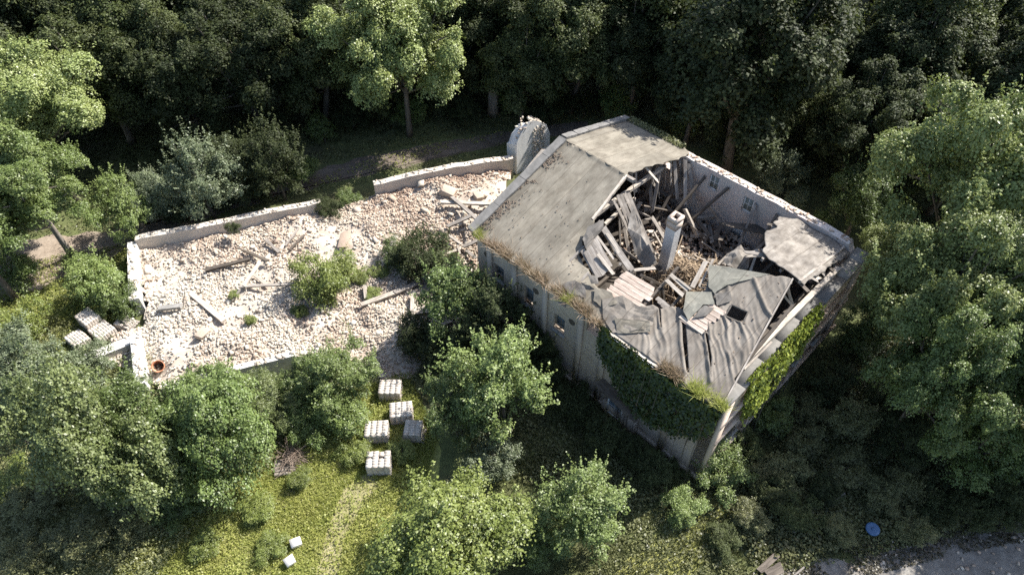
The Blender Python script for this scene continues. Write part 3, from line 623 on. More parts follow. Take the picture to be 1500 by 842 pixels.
# chimney
ch = cell_wall('chimney', .62, lambda u: 8.0, [], .62, 'plaster', bld, step=.31); ch.location = (6.25, 7.35, 0); ch.scale = (.9, .9, 1)
for (c, s) in (((6.56, 7.42, 8.09), (.74, .16, .24)), ((6.56, 7.9, 8.09), (.74, .16, .24)), ((6.27, 7.66, 8.09), (.16, .315, .24)), ((6.85, 7.66, 8.09), (.16, .315, .24))):
    link('chimney_brick', boxes_mesh('chimney_brick', [(c[0]-6.25, c[1]-7.35, c[2])], [s], np.eye(3)[None], M['brick_gable'], .02), ch)
link('flue_dark_plate', boxes_mesh('flue_dark_plate', [(.31, .31, 8.012)], [(.4, .3, .012)], np.eye(3)[None], M['hole']), ch)  # dark plate on the closed stack top, painted as the unlit flue mouth
link('chimney_band', boxes_mesh('chimney_band', [(.31, .31, 7.72)], [(.65, .65, .4)], np.eye(3)[None], M['brick_gable']), ch)
# interior floor and wreckage
lbox('floor', (6.43, 7.7, 3.2), (11.7, 14.2, .25), 'soil_in')
pit = [onZ(*q, 4)[:2] for q in [(905, 300), (960, 250), (1015, 250), (1050, 290), (1110, 345), (1090, 375), (1030, 400), (960, 400), (910, 350)]]
g = np.random.default_rng(5); k = 0
P = np.array(pit); lo, hi = P.min(0), P.max(0)
while k < 95:
    c = g.uniform(lo, hi)
    if not inside(np.array([c[0]]), np.array([c[1]]), pit)[0]: continue
    if not (1.0 < c[0] < 11.6 and 1 < c[1] < 14.2): continue
    L = g.uniform(.6, 3.0); a = g.uniform(0, 6.28); el = g.normal(0, .35); d = np.array([math.cos(a)*math.cos(el), math.sin(a)*math.cos(el), math.sin(el)])*L/2
    z = 3.45+abs(d[2])+g.uniform(0, .7)
    A = np.array([c[0], c[1], z]); A1 = A-d; A2 = A+d
    if max(A1[0], A2[0]) > 12.2 or min(A1[0], A2[0]) < .6: continue
    plank('fallen_plank', A1, A2, g.uniform(.07, .26), g.uniform(.03, .12), g.choice(['wood_grey', 'wood_dark', 'wood_dark', 'wood_pale', 'wood_grey']), bld, roll=g.normal(0, .5)); k += 1
nb = 2600; c = g.uniform(lo, hi, (nb, 2)); ok = inside(c[:, 0], c[:, 1], pit) & (c[:, 0] < 12.1) & (c[:, 0] > .8); c = c[ok]; nb = len(c)
zz = 3.35+.5*fbm(c[:, 0]*.6, c[:, 1]*.6, 8)+g.uniform(0, .12, nb)
link('rubble', boxes_mesh('rubble', np.column_stack([c, zz]), g.uniform(.05, .26, (nb, 3))*[1, .7, .5], rand_rot(nb, g), M['rubble'], .15, g.uniform(0, .7, nb)), bld, 'stuff')
# straw coloured laths in the sunlit heap by the chimney
c0 = onZ(1003, 398, 4.6); ns = 420; C = c0+g.normal(0, 1, (ns, 3))*[.85, .7, .2]; C[:, 2] = 3.9+np.maximum(0, 1.0-.55*np.hypot(C[:, 0]-c0[0], C[:, 1]-c0[1]))+g.uniform(0, .25, ns)
link('lath_heap', boxes_mesh('lath_heap', C, np.column_stack([g.uniform(.3, 1.2, ns), g.uniform(.02, .06, ns), g.uniform(.01, .03, ns)]), rand_rot(ns, g, .8), M['straw'], .1), bld, 'stuff')
ns = 60; C = np.array([[c0[0]+x, c0[1]+y, 3.6] for x, y in g.normal(0, .6, (ns, 2))]); link('rubble', boxes_mesh('rubble', C, g.uniform(.3, .9, (ns, 3))*[1, 1, .7], rand_rot(ns, g, .5), M['straw'], .2), bld, 'stuff')
# named fallen timbers
def ft(p1, z1, p2, z2, wd, th, mt, name='fallen_beam', roll=0): plank(name, onZ(*p1, z1), onZ(*p2, z2), wd, th, mt, bld, roll=roll)
ft((869, 316), 7.2, (974, 242), 7.0, .2, .2, 'wood_pale', 'purlin'); ft((886, 328), 6.6, (930, 290), 6.6, .16, .16, 'wood_pale', 'purlin')
for i in range(5):
    ft((899+i*5.2, 287-i*1.2+(6 if i == 0 else 0)), 7.6-i*.1, (938+i*5.5, 372+(i % 3)*8), 4.4, .2, .035, 'wood_grey', 'fallen_board', .15)
ft((905, 287), 7.3, (909, 360), 4.2, .11, .08, 'wood_grey', 'fallen_board')
for (p, q) in (((951, 244), (955, 312)), ((966, 252), (956, 308)), ((960, 246), (966, 290)), ((988, 236), (992, 292)), ((996, 234), (999, 275)), ((1004, 234), (1004, 300)), ((1010, 236), (1013, 262)), ((1009, 240), (1018, 300)), ((982, 238), (980, 280))):
    a = onZ(*p, 6.9); b_ = a+(onZ(*q, 5.2)-a)*np.array([.55, .55, 1]); ft_ = plank('hanging_board', onZ(*p, 6.9), onZ(*q, 5.0+random.uniform(-.3, .3)), .2, .03, 'wood_grey', bld, roll=random.uniform(-.6, .6), bend=.04)
ft((1003, 306), 5.6, (1021, 344), 4.1, .17, .17, 'wood_pale'); ft((1015, 321), 4.4, (1049, 317), 4.4, .2, .2, 'wood_grey'); ft((1037, 298), 5.6, (1068, 341), 3.8, .18, .15, 'wood_grey')
ft((955, 318), 5.6, (975, 352), 4.2, .3, .05, 'wood_grey', 'fallen_board'); ft((958, 340), 5.0, (972, 366), 4.1, .1, .08, 'wood_pale', 'fallen_board')
ft((936, 375), 4.6, (958, 393), 4.6, .12, .12, 'wood_pale'); ft((928, 396), 6.4, (960, 393), 6.0, .2, .05, 'wood_grey', 'fallen_board')
for i in range(6): ft((1058+i*3, 327+i*1.0), 5.3+.02*i, (1136-i, 332+i*2.5), 5.0, .16, .04, 'wood_dark', 'fallen_board', random.uniform(-.2, .2))
ft((1112, 345), 4.0, (1120, 385), 4.0, .14, .14, 'wood_dark'); ft((1068, 372), 5.2, (1052, 388), 5.0, .12, .12, 'wood_pale'); ft((1053, 350), 4.6, (1055, 362), 4.0, .1, .1, 'wood_pale')
ft((1108, 372), 6.9, (1098, 400), 6.6, .12, .12, 'wood_pale'); ft((1016, 372), 4.4, (1001, 385), 4.4, .12, .1, 'wood_pale'); ft((1000, 345), 4.6, (988, 380), 4.4, .06, .05, 'straw')
flap('felt_flap', [(1065, 372), (1085, 360), (1098, 372), (1096, 392), (1068, 392), (1060, 382)], [-2.2, -2.4, -2.6, -2.4, -2.0, -2.0], 'felt_rough', .25, 14)
g = np.random.default_rng(19)
for k in range(5):
    t_ = 10.8-k*1.5+g.normal(0, .2); plank('broken_rafter', (12.25, t_, 6.75-g.uniform(0, .5)), (g.uniform(8.6, 10.8), t_+g.normal(0, .5), g.uniform(3.6, 4.8)), .13, .15, g.choice(['wood_dark', 'wood_grey', 'wood_dark']), bld, ragged=1.5)
for k in range(9):
    t_ = 10.6-k*.62; s_ = 4.2-.32*k if k < 5 else 3.0; plank('broken_rafter', (s_, t_, Z0+KF*s_-.25), (s_+g.uniform(1.2, 2.4), t_+g.normal(0, .4), g.uniform(3.6, 5.2)), .12, .14, g.choice(['wood_dark', 'wood_grey']), bld, ragged=1.5)
for k in range(8):
    t_ = 11.4+g.normal(0, .12); s_ = 7.6+k*.62; plank('hanging_board', (s_, t_, zB(s_, 0)-.1), (s_+g.normal(0, .25), t_-g.uniform(.1, .7), zB(s_, 0)-g.uniform(.8, 2.2)), g.uniform(.1, .22), .03, g.choice(['wood_grey', 'wood_dark', 'wood_pale']), bld, roll=g.normal(0, .5), ragged=1.4)
# broken upper floor beams
for k in range(5): plank('floor_joist', (1, 8.6+k*1.2, 3.45+.1*(k % 2)), (12.2, 8.8+k*1.2, 3.5), .16, .18, 'wood_dark', bld)
print('building done')

# ================================================================== THE COLLAPSED WING
def ruin_wall(name, label, p1, p2, z, th, h, mat, rag=.25, seed=1, holes=(), cat='wall', bricks=True, step=.3, topz=None):
    A = at(*p1, z); B_ = at(*p2, z); d = B_-A; L = float(np.hypot(d[0], d[1]))
    root = empty(name, (A[0], A[1], 0), math.atan2(d[1], d[0])); tag(root, label, cat)
    tf = lambda u: float(h+(fbm(np.array(u*.9), np.array(3.3), seed)-.45)*2*rag + (topz(u/L) if topz else 0))
    cell_wall('masonry', L, tf, list(holes), th, mat, root, step=step, zstep=.6, hmax=h+rag+2)
    if bricks:
        n = int(L*th*13); g = np.random.default_rng(seed); u = g.uniform(.05, L-.05, n); v = g.uniform(.05, th-.05, n)
        zt = np.array([tf(x) for x in u])+g.uniform(-.02, .05, n)
        link('top_bricks', boxes_mesh('top_bricks', np.column_stack([u, v, zt]), np.tile([.23, .115, .07], (n, 1))*g.uniform(.6, 1.1, (n, 1)), rand_rot(n, g, .18), M['rubble'], .1, g.uniform(.55, 1, n)), root, 'stuff')
    return root
ruin_wall('ruined_wall', 'long low whitewashed wall along the far left side of the rubble', (197, 352), (470, 298), 1.6, .45, 1.6, 'brick_ruin', .14, 3)
ruin_wall('ruined_wall', 'low grey wall between the dirt track and the rubble, nearest the roofed building', (548, 272), (752, 233), 1.7, .45, 1.7, 'brick_ruin', .14, 5, topz=lambda u: .25*math.sin(u*3))
ruin_wall('ruined_wall', 'short white end wall at the left edge of the rubble, beside the green bush', (203, 436), (200, 352), 1.35, .55, 1.35, 'limewash', .06, 7)
ruin_wall('ruined_wall', 'white end wall at the lower left corner of the rubble, beside the orange tub', (212, 560), (204, 487), 1.3, .5, 1.3, 'limewash', .05, 8)
ruin_wall('ruined_wall', 'sunlit low wall along the near side of the rubble, half hidden by bushes', (236, 570), (432, 520), 1.2, .35, 1.2, 'limewash', .08, 9)
ruin_wall('ruined_wall', 'pale flat-topped low wall jutting out left of the rubble below the brick stacks', (126, 530), (203, 499), .8, .62, .8, 'limewash', .02, 10, bricks=False, step=.5)
# tall wall stub
A = at(757, 246, 0.6); B_ = at(800, 226, 0.6)
def stub(name):
    d = B_-A; L = float(np.hypot(d[0], d[1])); root = empty(name, (A[0], A[1], 0), math.atan2(d[1], d[0])+.12)
    tag(root, 'tall pale broken wall stub standing at the far corner of the roofed building', 'wall')
    prof = [(1.22*a_, b_) for a_, b_ in [(0, 0), (.0, 2.55), (.1, 2.75), (.32, 3.35), (.95, 3.88), (1.25, 3.82), (1.75, 3.5), (2.35, 2.9), (2.7, 1.9), (2.75, 0)]]
    V = []; n = len(prof); g = np.random.default_rng(2)
    for k, y in enumerate((0, .25, .6, .95)):
        for (x, z) in prof: V.append((x*(1-.05*k)+g.normal(0, .03), y+(g.normal(0, .03) if k else 0), z*(1-.05*k)+(g.normal(0, .05) if z else 0)))
    F = [tuple(range(n))]+[tuple((3*n+i) for i in range(n))[::-1]]
    for k in range(3):
        for i in range(n): F.append((k*n+i, (k+1)*n+i, (k+1)*n+(i+1) % n, k*n+(i+1) % n))
    link('masonry', pydata('masonry', V, [f[::-1] for f in F], M['stub_white']), root)
    nb = 130; u = g.uniform(1.5, 2.7, nb); z = g.uniform(.8, 3.3, nb); ok = z < np.interp(u, [p[0] for p in prof[1:-1]], [p[1] for p in prof[1:-1]])-.02; u, z = u[ok], z[ok]; nb = len(u)
    link('broken_bricks', boxes_mesh('broken_bricks', np.column_stack([u, g.uniform(-.06, .02, nb), z]), g.uniform(.06, .17, (nb, 3))*[1, .7, .6], rand_rot(nb, g, .6), M['rubble'], .15, g.uniform(.6, 1, nb)), root, 'stuff')
    nb = 40; u = g.uniform(.1, 2.5, nb); z = np.interp(u, [p[0] for p in prof[1:-1]], [p[1] for p in prof[1:-1]]); link('broken_bricks', boxes_mesh('broken_bricks', np.column_stack([u, g.uniform(.05, .9, nb), z-.08]), g.uniform(.1, .26, (nb, 3))*[1, .7, .6], rand_rot(nb, g, .5), M['rubble'], .15, g.uniform(.4, 1, nb)), root, 'stuff')
stub('wall_stub')

# rubble field
RPX = [(198, 354), (300, 333), (468, 303), (500, 300), (548, 284), (650, 262), (752, 240), (738, 285), (708, 330), (700, 372), (696, 420), (690, 480), (640, 505), (600, 540), (560, 548), (540, 525), (430, 517), (330, 545), (236, 567), (213, 548), (150, 515), (160, 480), (205, 470), (214, 440), (203, 400)]
RP = [at(*q, .9)[:2] for q in RPX]
OPEN = [at(*q, .6)[:2] for q in [(700, 372), (696, 420), (690, 480), (640, 505), (600, 540), (560, 548), (545, 525)]]
OPEN2 = [at(*q, .5)[:2] for q in [(213, 548), (150, 515), (160, 480), (205, 470)]]
HMP = [(at(*q, .9)[:2], s, r) for q, s, r in [((690, 300), .75, 3.0), ((560, 360), .25, 3), ((440, 330), .3, 2.5), ((330, 470), .25, 3.0), ((560, 470), .2, 2), ((250, 400), -.25, 2.5), ((480, 300), -.3, 2), ((640, 380), -.5, 2.2), ((620, 275), .3, 2)]]
def rubble_h(x, y):
    x = np.asarray(x, float); y = np.asarray(y, float)
    h = .88+.5*(fbm(x*.35, y*.35, 40)-.45)+.75*(fbm(x*.9, y*.9, 41)-.45)
    for c, s, r in HMP: h = h+s*np.exp(-((x-c[0])**2+(y-c[1])**2)/r**2)
    sm_ = lambda d, w_: np.clip(d/w_, 0, 1)**.8
    h = h*sm_(edge_dist(x, y, OPEN, False), 2.4)*(.25+.75*sm_(edge_dist(x, y, OPEN2, False), 1.6))
    return np.maximum(h, .05)
st = .3; P = np.array(RP); xs = np.arange(P[:, 0].min()-st, P[:, 0].max()+st, st); ys = np.arange(P[:, 1].min()-st, P[:, 1].max()+st, st)
X, Y = np.meshgrid(xs, ys, indexing='ij'); CX, CY = X[:-1, :-1]+st/2, Y[:-1, :-1]+st/2; keep = inside(CX, CY, RP)
used = np.zeros(X.shape, int)
for a, b_ in ((slice(None, -1), slice(None, -1)), (slice(1, None), slice(None, -1)), (slice(None, -1), slice(1, None)), (slice(1, None), slice(1, None))): used[a, b_] += keep
Zr = rubble_h(X, Y)-.05; idx = np.full(X.shape, -1); m_ = used > 0; idx[m_] = np.arange(m_.sum()); ii, jj = np.nonzero(keep)
Fq = np.stack([idx[ii, jj], idx[ii+1, jj], idx[ii+1, jj+1], idx[ii, jj+1]], 1)
heap = link('rubble_heap', raw_mesh('rubble_heap', np.stack([X[m_], Y[m_], Zr[m_]], 1), Fq.ravel(), np.arange(len(Fq))*4, M['rubble_core'])); tag(heap, 'heap of pale broken bricks and mortar filling the collapsed wing', 'rubble', kind='stuff')
FARW = [at(*q, 1.2)[:2] for q in [(300, 335), (468, 303), (548, 284), (752, 240)]]
g = np.random.default_rng(11); n = 64000; c = np.column_stack([g.uniform(P[:, 0].min(), P[:, 0].max(), n), g.uniform(P[:, 1].min(), P[:, 1].max(), n)])
ok = inside(c[:, 0], c[:, 1], RP); c = c[ok]; fine_c = at(240, 400, .9)[:2], at(260, 520, .9)[:2]
dust = np.zeros(len(c))
for fc, r in zip(fine_c, (2.2, 2.6)): dust = np.maximum(dust, np.exp(-((c[:, 0]-fc[0])**2+(c[:, 1]-fc[1])**2)/r**2))
c = c[g.uniform(size=len(c)) > np.maximum(dust*.9, np.clip((fbm(c[:, 0]*.45, c[:, 1]*.45, 77)-.36)*3.6, 0, .88))]; n = len(c)
zz = rubble_h(c[:, 0], c[:, 1])+g.uniform(-.06, .035, n); full = g.uniform(size=n) < .3
S = np.where(full[:, None], np.array([.19, .095, .06])*g.uniform(.7, 1.1, (n, 3)), np.column_stack([g.uniform(.03, .12, n), g.uniform(.03, .08, n), g.uniform(.02, .05, n)]))
pinkness = np.clip((c[:, 0]+14)/16, 0, 1); pale = np.clip(g.normal(.84-.5*pinkness+1.0*(fbm(c[:, 0]*.35, c[:, 1]*.35, 60)-.45)-.35*np.exp(-edge_dist(c[:, 0], c[:, 1], FARW, False)/1.6), .17), 0, 1)  # tone drops along the far walls: grey-brown dirt plus painted wall shade
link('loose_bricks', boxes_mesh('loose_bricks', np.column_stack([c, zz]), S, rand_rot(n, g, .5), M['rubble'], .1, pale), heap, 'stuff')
# the largest chunks, one by one
chunk = []
for k in range(5):
    gg = np.random.default_rng(70+k); V, F = box_arrays(np.zeros((1, 3)), np.array([[1., .7, .55]]), np.eye(3)[None], .17, gg)
    chunk.append(raw_mesh('brick_chunk', V, F.ravel(), np.arange(6)*4, M['rubble'], np.full(6, .35+.16*k)))
k = 0
while k < 280:
    x, y = g.uniform(P.min(0), P.max(0))
    if not inside(np.array([x]), np.array([y]), RP)[0] or edge_dist(np.array([x]), np.array([y]), RP)[0] < .4: continue
    s = g.uniform(.17, .34) if k > 12 else g.uniform(.38, .6)
    o = link('brick_chunk', chunk[k % 5]); o.location = (x, y, float(rubble_h(x, y))+.02); o.scale = (s, s*g.uniform(.7, 1.1), s*g.uniform(.6, 1)); o.rotation_euler = (g.normal(0, .35), g.normal(0, .35), g.uniform(0, 6.28))
    tag(o, 'broken chunk of pale brick masonry lying loose on the rubble heap', 'brick chunk', 'brick chunks on the rubble heap'); k += 1

for px, py, sz_, lb in ((657, 281, (.95, .7, .5), 'large tan masonry block at the head of the heap near the crossed timbers'), (700, 287, (.7, .5, .4), 'pale masonry block between the crossed timbers and the far wall'), (541, 511, (.8, .5, .25), 'flat cream slab at the near edge of the heap above the bushes'), (505, 352, (1.3, .6, .16), 'flat reddish slab lying in the middle of the heap'), (568, 350, (.6, .5, .35), 'square pale block on the heap left of the dark shrubs'), (298, 488, (.7, .45, .3), 'pale block on the white part of the heap below the thick beam')):
    c_ = at(px, py, 1.1); zb = float(rubble_h(c_[0], c_[1])); c_ = at(px, py, zb+.1); gg = np.random.default_rng(px); V, F = box_arrays(np.zeros((1, 3)), np.array([sz_]), np.eye(3)[None], .14, gg)
    o = link('masonry_block', raw_mesh('masonry_block', V, F.ravel(), np.arange(6)*4, M['rubble'], np.full(6, .3 if px == 505 else .5))); o.location = tuple(c_); o.rotation_euler = (gg.normal(0, .15), gg.normal(0, .15), gg.uniform(0, 3)); tag(o, lb, 'block', 'masonry blocks on the heap')
    bv = o.modifiers.new('worn_edges', 'BEVEL'); bv.width = .04; bv.segments = 2
# loose timbers on and around the heap
def timber(p1, z1, p2, z2, wd, th, mt, label, roll=0, name='loose_timber'):
    A = at(*p1, 1); B_ = at(*p2, 1); A = at(*p1, float(rubble_h(A[0], A[1]))+z1+.1); B_ = at(*p2, float(rubble_h(B_[0], B_[1]))+z2+.1); wd *= 1.2
    o = plank(name, A, B_, wd, th, M and mt, None, roll=roll); tag(o, label, 'timber', 'timbers on the rubble'); return o
timber((645, 296), .22, (724, 299), .3, .22, .14, 'wood_pale', 'long pale timber lying level on the rubble, touching the roof verge')
timber((662, 289), .4, (703, 325), .55, .2, .16, 'wood_grey', 'grey timber crossing over the long level one beside the roof corner')
timber((655, 332), .2, (690, 316), .4, .22, .1, 'wood_grey', 'short grey board sloping up beneath the crossed timbers near the roof corner')
timber((529, 447), .12, (580, 428), .15, .24, .14, 'wood_pale', 'bright pale half of the long timber above the bottom of the heap')
timber((578, 429), .18, (616, 413), .2, .24, .12, 'wood_grey', 'grey timber lying end to end with the bright pale one near dark shrubs')
timber((534, 418), .12, (536, 437), .12, .16, .1, 'wood_pale', 'short upright-looking pale board above the long diagonal timber')
timber((357, 419), .15, (381, 383), .3, .17, .1, 'wood_pale', 'bleached plank forming the left leg of the V on the heap')
timber((371, 402), .18, (393, 419), .12, .14, .1, 'wood_pale', 'short plank forming the right leg of the V on the heap')
timber((350, 420), .1, (441, 415), .15, .14, .09, 'wood_grey', 'thin level plank under the V, running into the bush on the rubble')
timber((280, 430), .12, (328, 470), .14, .24, .16, 'wood_pale', 'thick beam slanting down right in the left part of the heap')
timber((300, 396), .12, (366, 379), .15, .2, .14, 'wood_dark', 'dark weathered beam lying left of the V of planks')
timber((355, 366), .12, (392, 382), .14, .12, .1, 'wood_dark', 'thin dark pole beside the dark beam above the V of planks')
timber((389, 351), .14, (409, 370), .12, .16, .1, 'wood_grey', 'short grey plank close to the far wall, left of two dark sticks')
timber((418, 360), .12, (437, 335), .2, .1, .08, 'wood_grey', 'thin grey stick leaning toward the far wall of the wing')
timber((424, 366), .1, (446, 344), .15, .1, .08, 'wood_dark', 'thin dark stick beside the grey one near the far wall')
timber((452, 417), .25, (461, 397), .5, .12, .08, 'wood_pale', 'pale board poking out of the bush on the rubble, upper end')
timber((512, 384), .3, (520, 370), .45, .2, .06, 'wood_pale', 'small pale board standing out of the brick heap right of the bush')
timber((340, 440), .1, (352, 424), .2, .1, .07, 'wood_grey', 'small stick just left below the V of planks')
timber((233, 452), .15, (266, 448), .15, .26, .18, 'concrete', 'short round-edged grey lintel by the gap in the end walls')
timber((604, 430), .2, (604, 456), .1, .18, .07, 'wood_pale', 'pale board forming the upright of the L near the dark tree')
timber((602, 457), .12, (641, 450), .14, .42, .05, 'wood_pale', 'wide pale panel lying as the foot of the L near the dark tree')
timber((628, 455), .14, (646, 428), .5, .12, .08, 'wood_grey', 'thin grey pole leaning above the wide pale panel')
timber((577, 345), .3, (572, 385), .2, .3, .05, 'wood_grey', 'grey boards sticking out left of the dark shrubs on the heap, outer one')
timber((586, 372), .3, (589, 395), .2, .22, .05, 'wood_pale', 'pale boards beside dark shrubs on the heap, inner one')
timber((657, 345), .3, (676, 358), .4, .14, .1, 'wood_grey', 'grey rail among tangled wood at the corner of the building, upper')
timber((678, 362), .35, (700, 352), .6, .2, .1, 'wood_grey', 'grey board lying against the building corner among tangled wood')
timber((655, 372), .25, (675, 364), .3, .16, .1, 'wood_pale', 'pale short board in the tangled wood left of the building corner')
timber((682, 366), .3, (697, 378), .3, .18, .08, 'wood_grey', 'grey board pointing down in the tangled wood by the building corner')
timber((668, 350), .25, (674, 372), .35, .1, .06, 'wood_pale', 'thin splintered lath in the tangled wood by the building corner')
timber((640, 480), .15, (664, 468), .2, .16, .08, 'wood_pale', 'pale short plank at the foot of the heap in the tree shade')
A = np.array([*(at(738, 292, 2.5)[:2]), 2.4]); B_ = np.array([*(at(797, 220, 3.6)[:2]), 3.6])
tag(plank('loose_timber', A, B_, .3, .2, 'wood_grey'), 'thick grey beam leaning along the roof verge toward the wall stub, outer one', 'timber', 'timbers on the rubble')
A = np.array([*(at(762, 262, 4.2)[:2]), 4.2]); B_ = np.array([*(at(805, 216, 5)[:2]), 4.8])
tag(plank('loose_timber', A, B_, .2, .14, 'wood_grey'), 'slim grey beam leaning right against the roof verge, inner one', 'timber', 'timbers on the rubble')

# ------------------------------------------------------------------ stacks of salvaged bricks
bmesh_v = []
for k in range(4):
    gg = np.random.default_rng(90+k); V, F = box_arrays(np.zeros((1, 3)), np.array([[.285, .145, .088]]), np.eye(3)[None], .008, gg); bmesh_v.append(raw_mesh('brick', V, F.ravel(), np.arange(6)*4, M['stack_brick']))
slat = boxes_mesh('pallet_board', [(0, 0, 0)], [(1.2, .12, .025)], np.eye(3)[None], M['wood_grey']); runner = boxes_mesh('pallet_runner', [(0, 0, 0)], [(.1, .98, .09)], np.eye(3)[None], M['wood_grey'])
def brick_stack(px, py, rz, label, nx=4, ny=6, nz=7, miss=0, seed=0):
    g = random.Random(seed); ztop = .13+nz*.09; c = at(px, py, ztop); root = empty('brick_stack', (c[0], c[1], 0.02), rz); tag(root, label, 'brick stack', 'stacks of salvaged bricks')
    for x in (-.5, 0, .5): o = link('pallet_runner', runner, root); o.location = (x, 0, .05)
    for i in range(6): o = link('pallet_board', slat, root); o.location = (0, -.42+i*.168, .108)
    for k in range(nz):
        for i in range(nx):
            for j in range(ny):
                top = k == nz-1
                if not (top or i in (0, nx-1) or j in (0, ny-1)): continue
                if top and g.random() < miss: continue
                o = link('brick', bmesh_v[g.randrange(4)], root); o.location = ((i-(nx-1)/2)*.288+g.uniform(-.003, .003), (j-(ny-1)/2)*.148+g.uniform(-.002, .002), .167+k*.09)
                o.rotation_euler = (0, 0, g.uniform(-.01, .01))
    ht = (nz-1)*.09-.01 if miss else nz*.09-.012
    link('brick_fill', boxes_mesh('brick_fill', [(0, 0, .121+ht/2)], [(nx*.288-.02, ny*.148-.02, ht)], np.eye(3)[None], M['lime_grey']), root)
brick_stack(571, 566, .0, 'brick stack farthest up the row of five, half in tree shade', seed=1)
brick_stack(587, 599, .12, 'second brick stack down the row, tilted, shaded, above the half hidden one', seed=2)
brick_stack(551, 627, .06, 'sunlit brick stack with an orange-tinged top, third down the row of five', seed=3)
brick_stack(605, 626, -.05, 'brick stack half hidden by the leafy young tree', nx=3, seed=4)
brick_stack(554, 672, .05, 'brightest white brick stack, nearest the start of the footpath', miss=.12, nz=8, seed=5)
brick_stack(127, 463, -.62, 'tall brick stack left of the rubble, topmost of the left cluster', nz=9, seed=6)
brick_stack(112, 494, -.62, 'low brick stack at the far left among bushes', nz=5, seed=7, miss=.1)
brick_stack(148, 482, -.62, 'brick stack with two blue and white buckets standing at its side', nz=5, ny=7, seed=8)
brick_stack(181, 470, -.3, 'small brick stack under the green bush by the end wall', nx=3, ny=5, nz=4, seed=9, miss=.2)

# ------------------------------------------------------------------ buckets, tub, lid, boxes
def lathe(prof, n=20):
    V = []; F = []
    for r, z in prof:
        for k in range(n): a = 2*math.pi*k/n; V.append((r*math.cos(a), r*math.sin(a), z))
    for i in range(len(prof)-1):
        for k in range(n): F.append((i*n+k, i*n+(k+1) % n, (i+1)*n+(k+1) % n, (i+1)*n+k))
    return V, F
def bucket(px, py, label, tilt):
    c = at(px, py, .25); root = empty('bucket', (c[0], c[1], .05)); root.rotation_euler = (tilt, .1, 0); tag(root, label, 'bucket', 'paint buckets')
    V, F = lathe([(.0, 0), (.17, 0), (.2, .36), (.21, .38), (.195, .38), (.165, .03), (0, .03)]); link('body', pydata('body', V, F, M['plastic_white'], True), root)
    V, F = lathe([(.182, .1), (.198, .1), (.209, .27), (.19, .27)]); link('print_band', pydata('print_band', V, F, M['plastic_blue'], True), root)
    V, F = tube([(.205*math.cos(a), .02, .34-.16*math.sin(a)) for a in np.linspace(0, math.pi, 12)], [.007]*12, 5); link('handle', pydata('handle', V, F, M['metal']), root)
bucket(148, 494, 'blue and white bucket nearer the pale low wall', .25); bucket(161, 486, 'blue and white bucket nearer the end wall gap', .15)
c = at(232, 532, 1.3); z = float(rubble_h(c[0], c[1]))+.08; c = at(232, 533, z+.2); tub = empty('tub', (c[0], c[1], z+.05)); tub.rotation_euler = (.75, .15, .2); tag(tub, 'round orange plastic tub tipped forward on the white rubble', 'tub')
V, F = lathe([(0, 0), (.24, 0), (.3, .3), (.335, .31), (.335, .335), (.29, .335), (.235, .03), (0, .03)], 24); link('body', pydata('body', V, F, M['plastic_orange'], True), tub)
gg = np.random.default_rng(3); C = np.column_stack([gg.normal(0, .09, 26), gg.normal(-.05, .09, 26), gg.uniform(.05, .14, 26)]); link('contents', boxes_mesh('contents', C, gg.uniform(.05, .14, (26, 3)), rand_rot(26, gg), M['wood_dark'], .1), tub, 'stuff')
for s in (-1, 1):
    V, F = tube([(s*.32, .09*math.cos(a), .3-.06*math.sin(a)) for a in np.linspace(0, math.pi, 8)], [.014]*8, 6); link('handle', pydata('handle', V, F, M['plastic_orange']), tub)
c = at(1277, 776, .2); lid = empty('lid', (c[0], c[1], .3)); lid.rotation_euler = (.1, -.1, .3); tag(lid, 'round blue plastic lid lying in the dark weeds', 'lid')
V, F = lathe([(0, .05), (.24, .06), (.3, .06), (.315, .04), (.315, 0), (.3, 0), (.295, .03), (0, .03)], 28); link('disc', pydata('disc', V, F, M['plastic_lid'], True), lid)
V, F = lathe([(.06, .056), (.07, .085), (.02, .09), (0, .088)], 16); link('bung', pydata('bung', V, F, M['plastic_lid'], True), lid)
def slab_box(px, py, rz, tilt, label, s):
    c = at(px, py, .3); root = empty('concrete_block', (c[0], c[1], .3)); root.rotation_euler = (tilt, .12, rz); tag(root, label, 'block', 'white blocks in the grass')
    link('slab', boxes_mesh('slab', [(0, 0, .02)], [(s, s*.8, .18)], np.eye(3)[None], M['limewash'], .06), root); link('slab', boxes_mesh('slab', [(.04, -.02, -.16)], [(s*.9, s*.75, .14)], np.eye(3)[None], M['limewash'], .05), root)
slab_box(433, 794, .5, .2, 'white block in the grass, farther from the bottom edge', .46); slab_box(424, 821, .75, .3, 'white block in the grass, nearest the bottom edge', .44)
# boards lying at the lower right edge
for i, (p, q, lb) in enumerate([((1112, 836), (1138, 812), 'grey board lying in weeds at the bottom edge, left of the pair'), ((1124, 842), (1146, 830), 'wide grey board lying in weeds at the bottom edge, right of the pair'), ((1163, 780), (1190, 762), 'thin pale pole lying in dark weeds below the building corner'), ((1215, 740), (1238, 722), 'thin pale pole in dark weeds, upper one'), ((1164, 842), (1178, 830), 'short pale stick at the bottom edge beside the boards')]):
    tag(plank('loose_board', at(*p, .22), at(*q, .28), .45 if i == 1 else (.28 if i == 0 else .07), .05, 'wood_dark' if i < 2 else 'wood_grey'), lb, 'board', 'boards in the weeds')
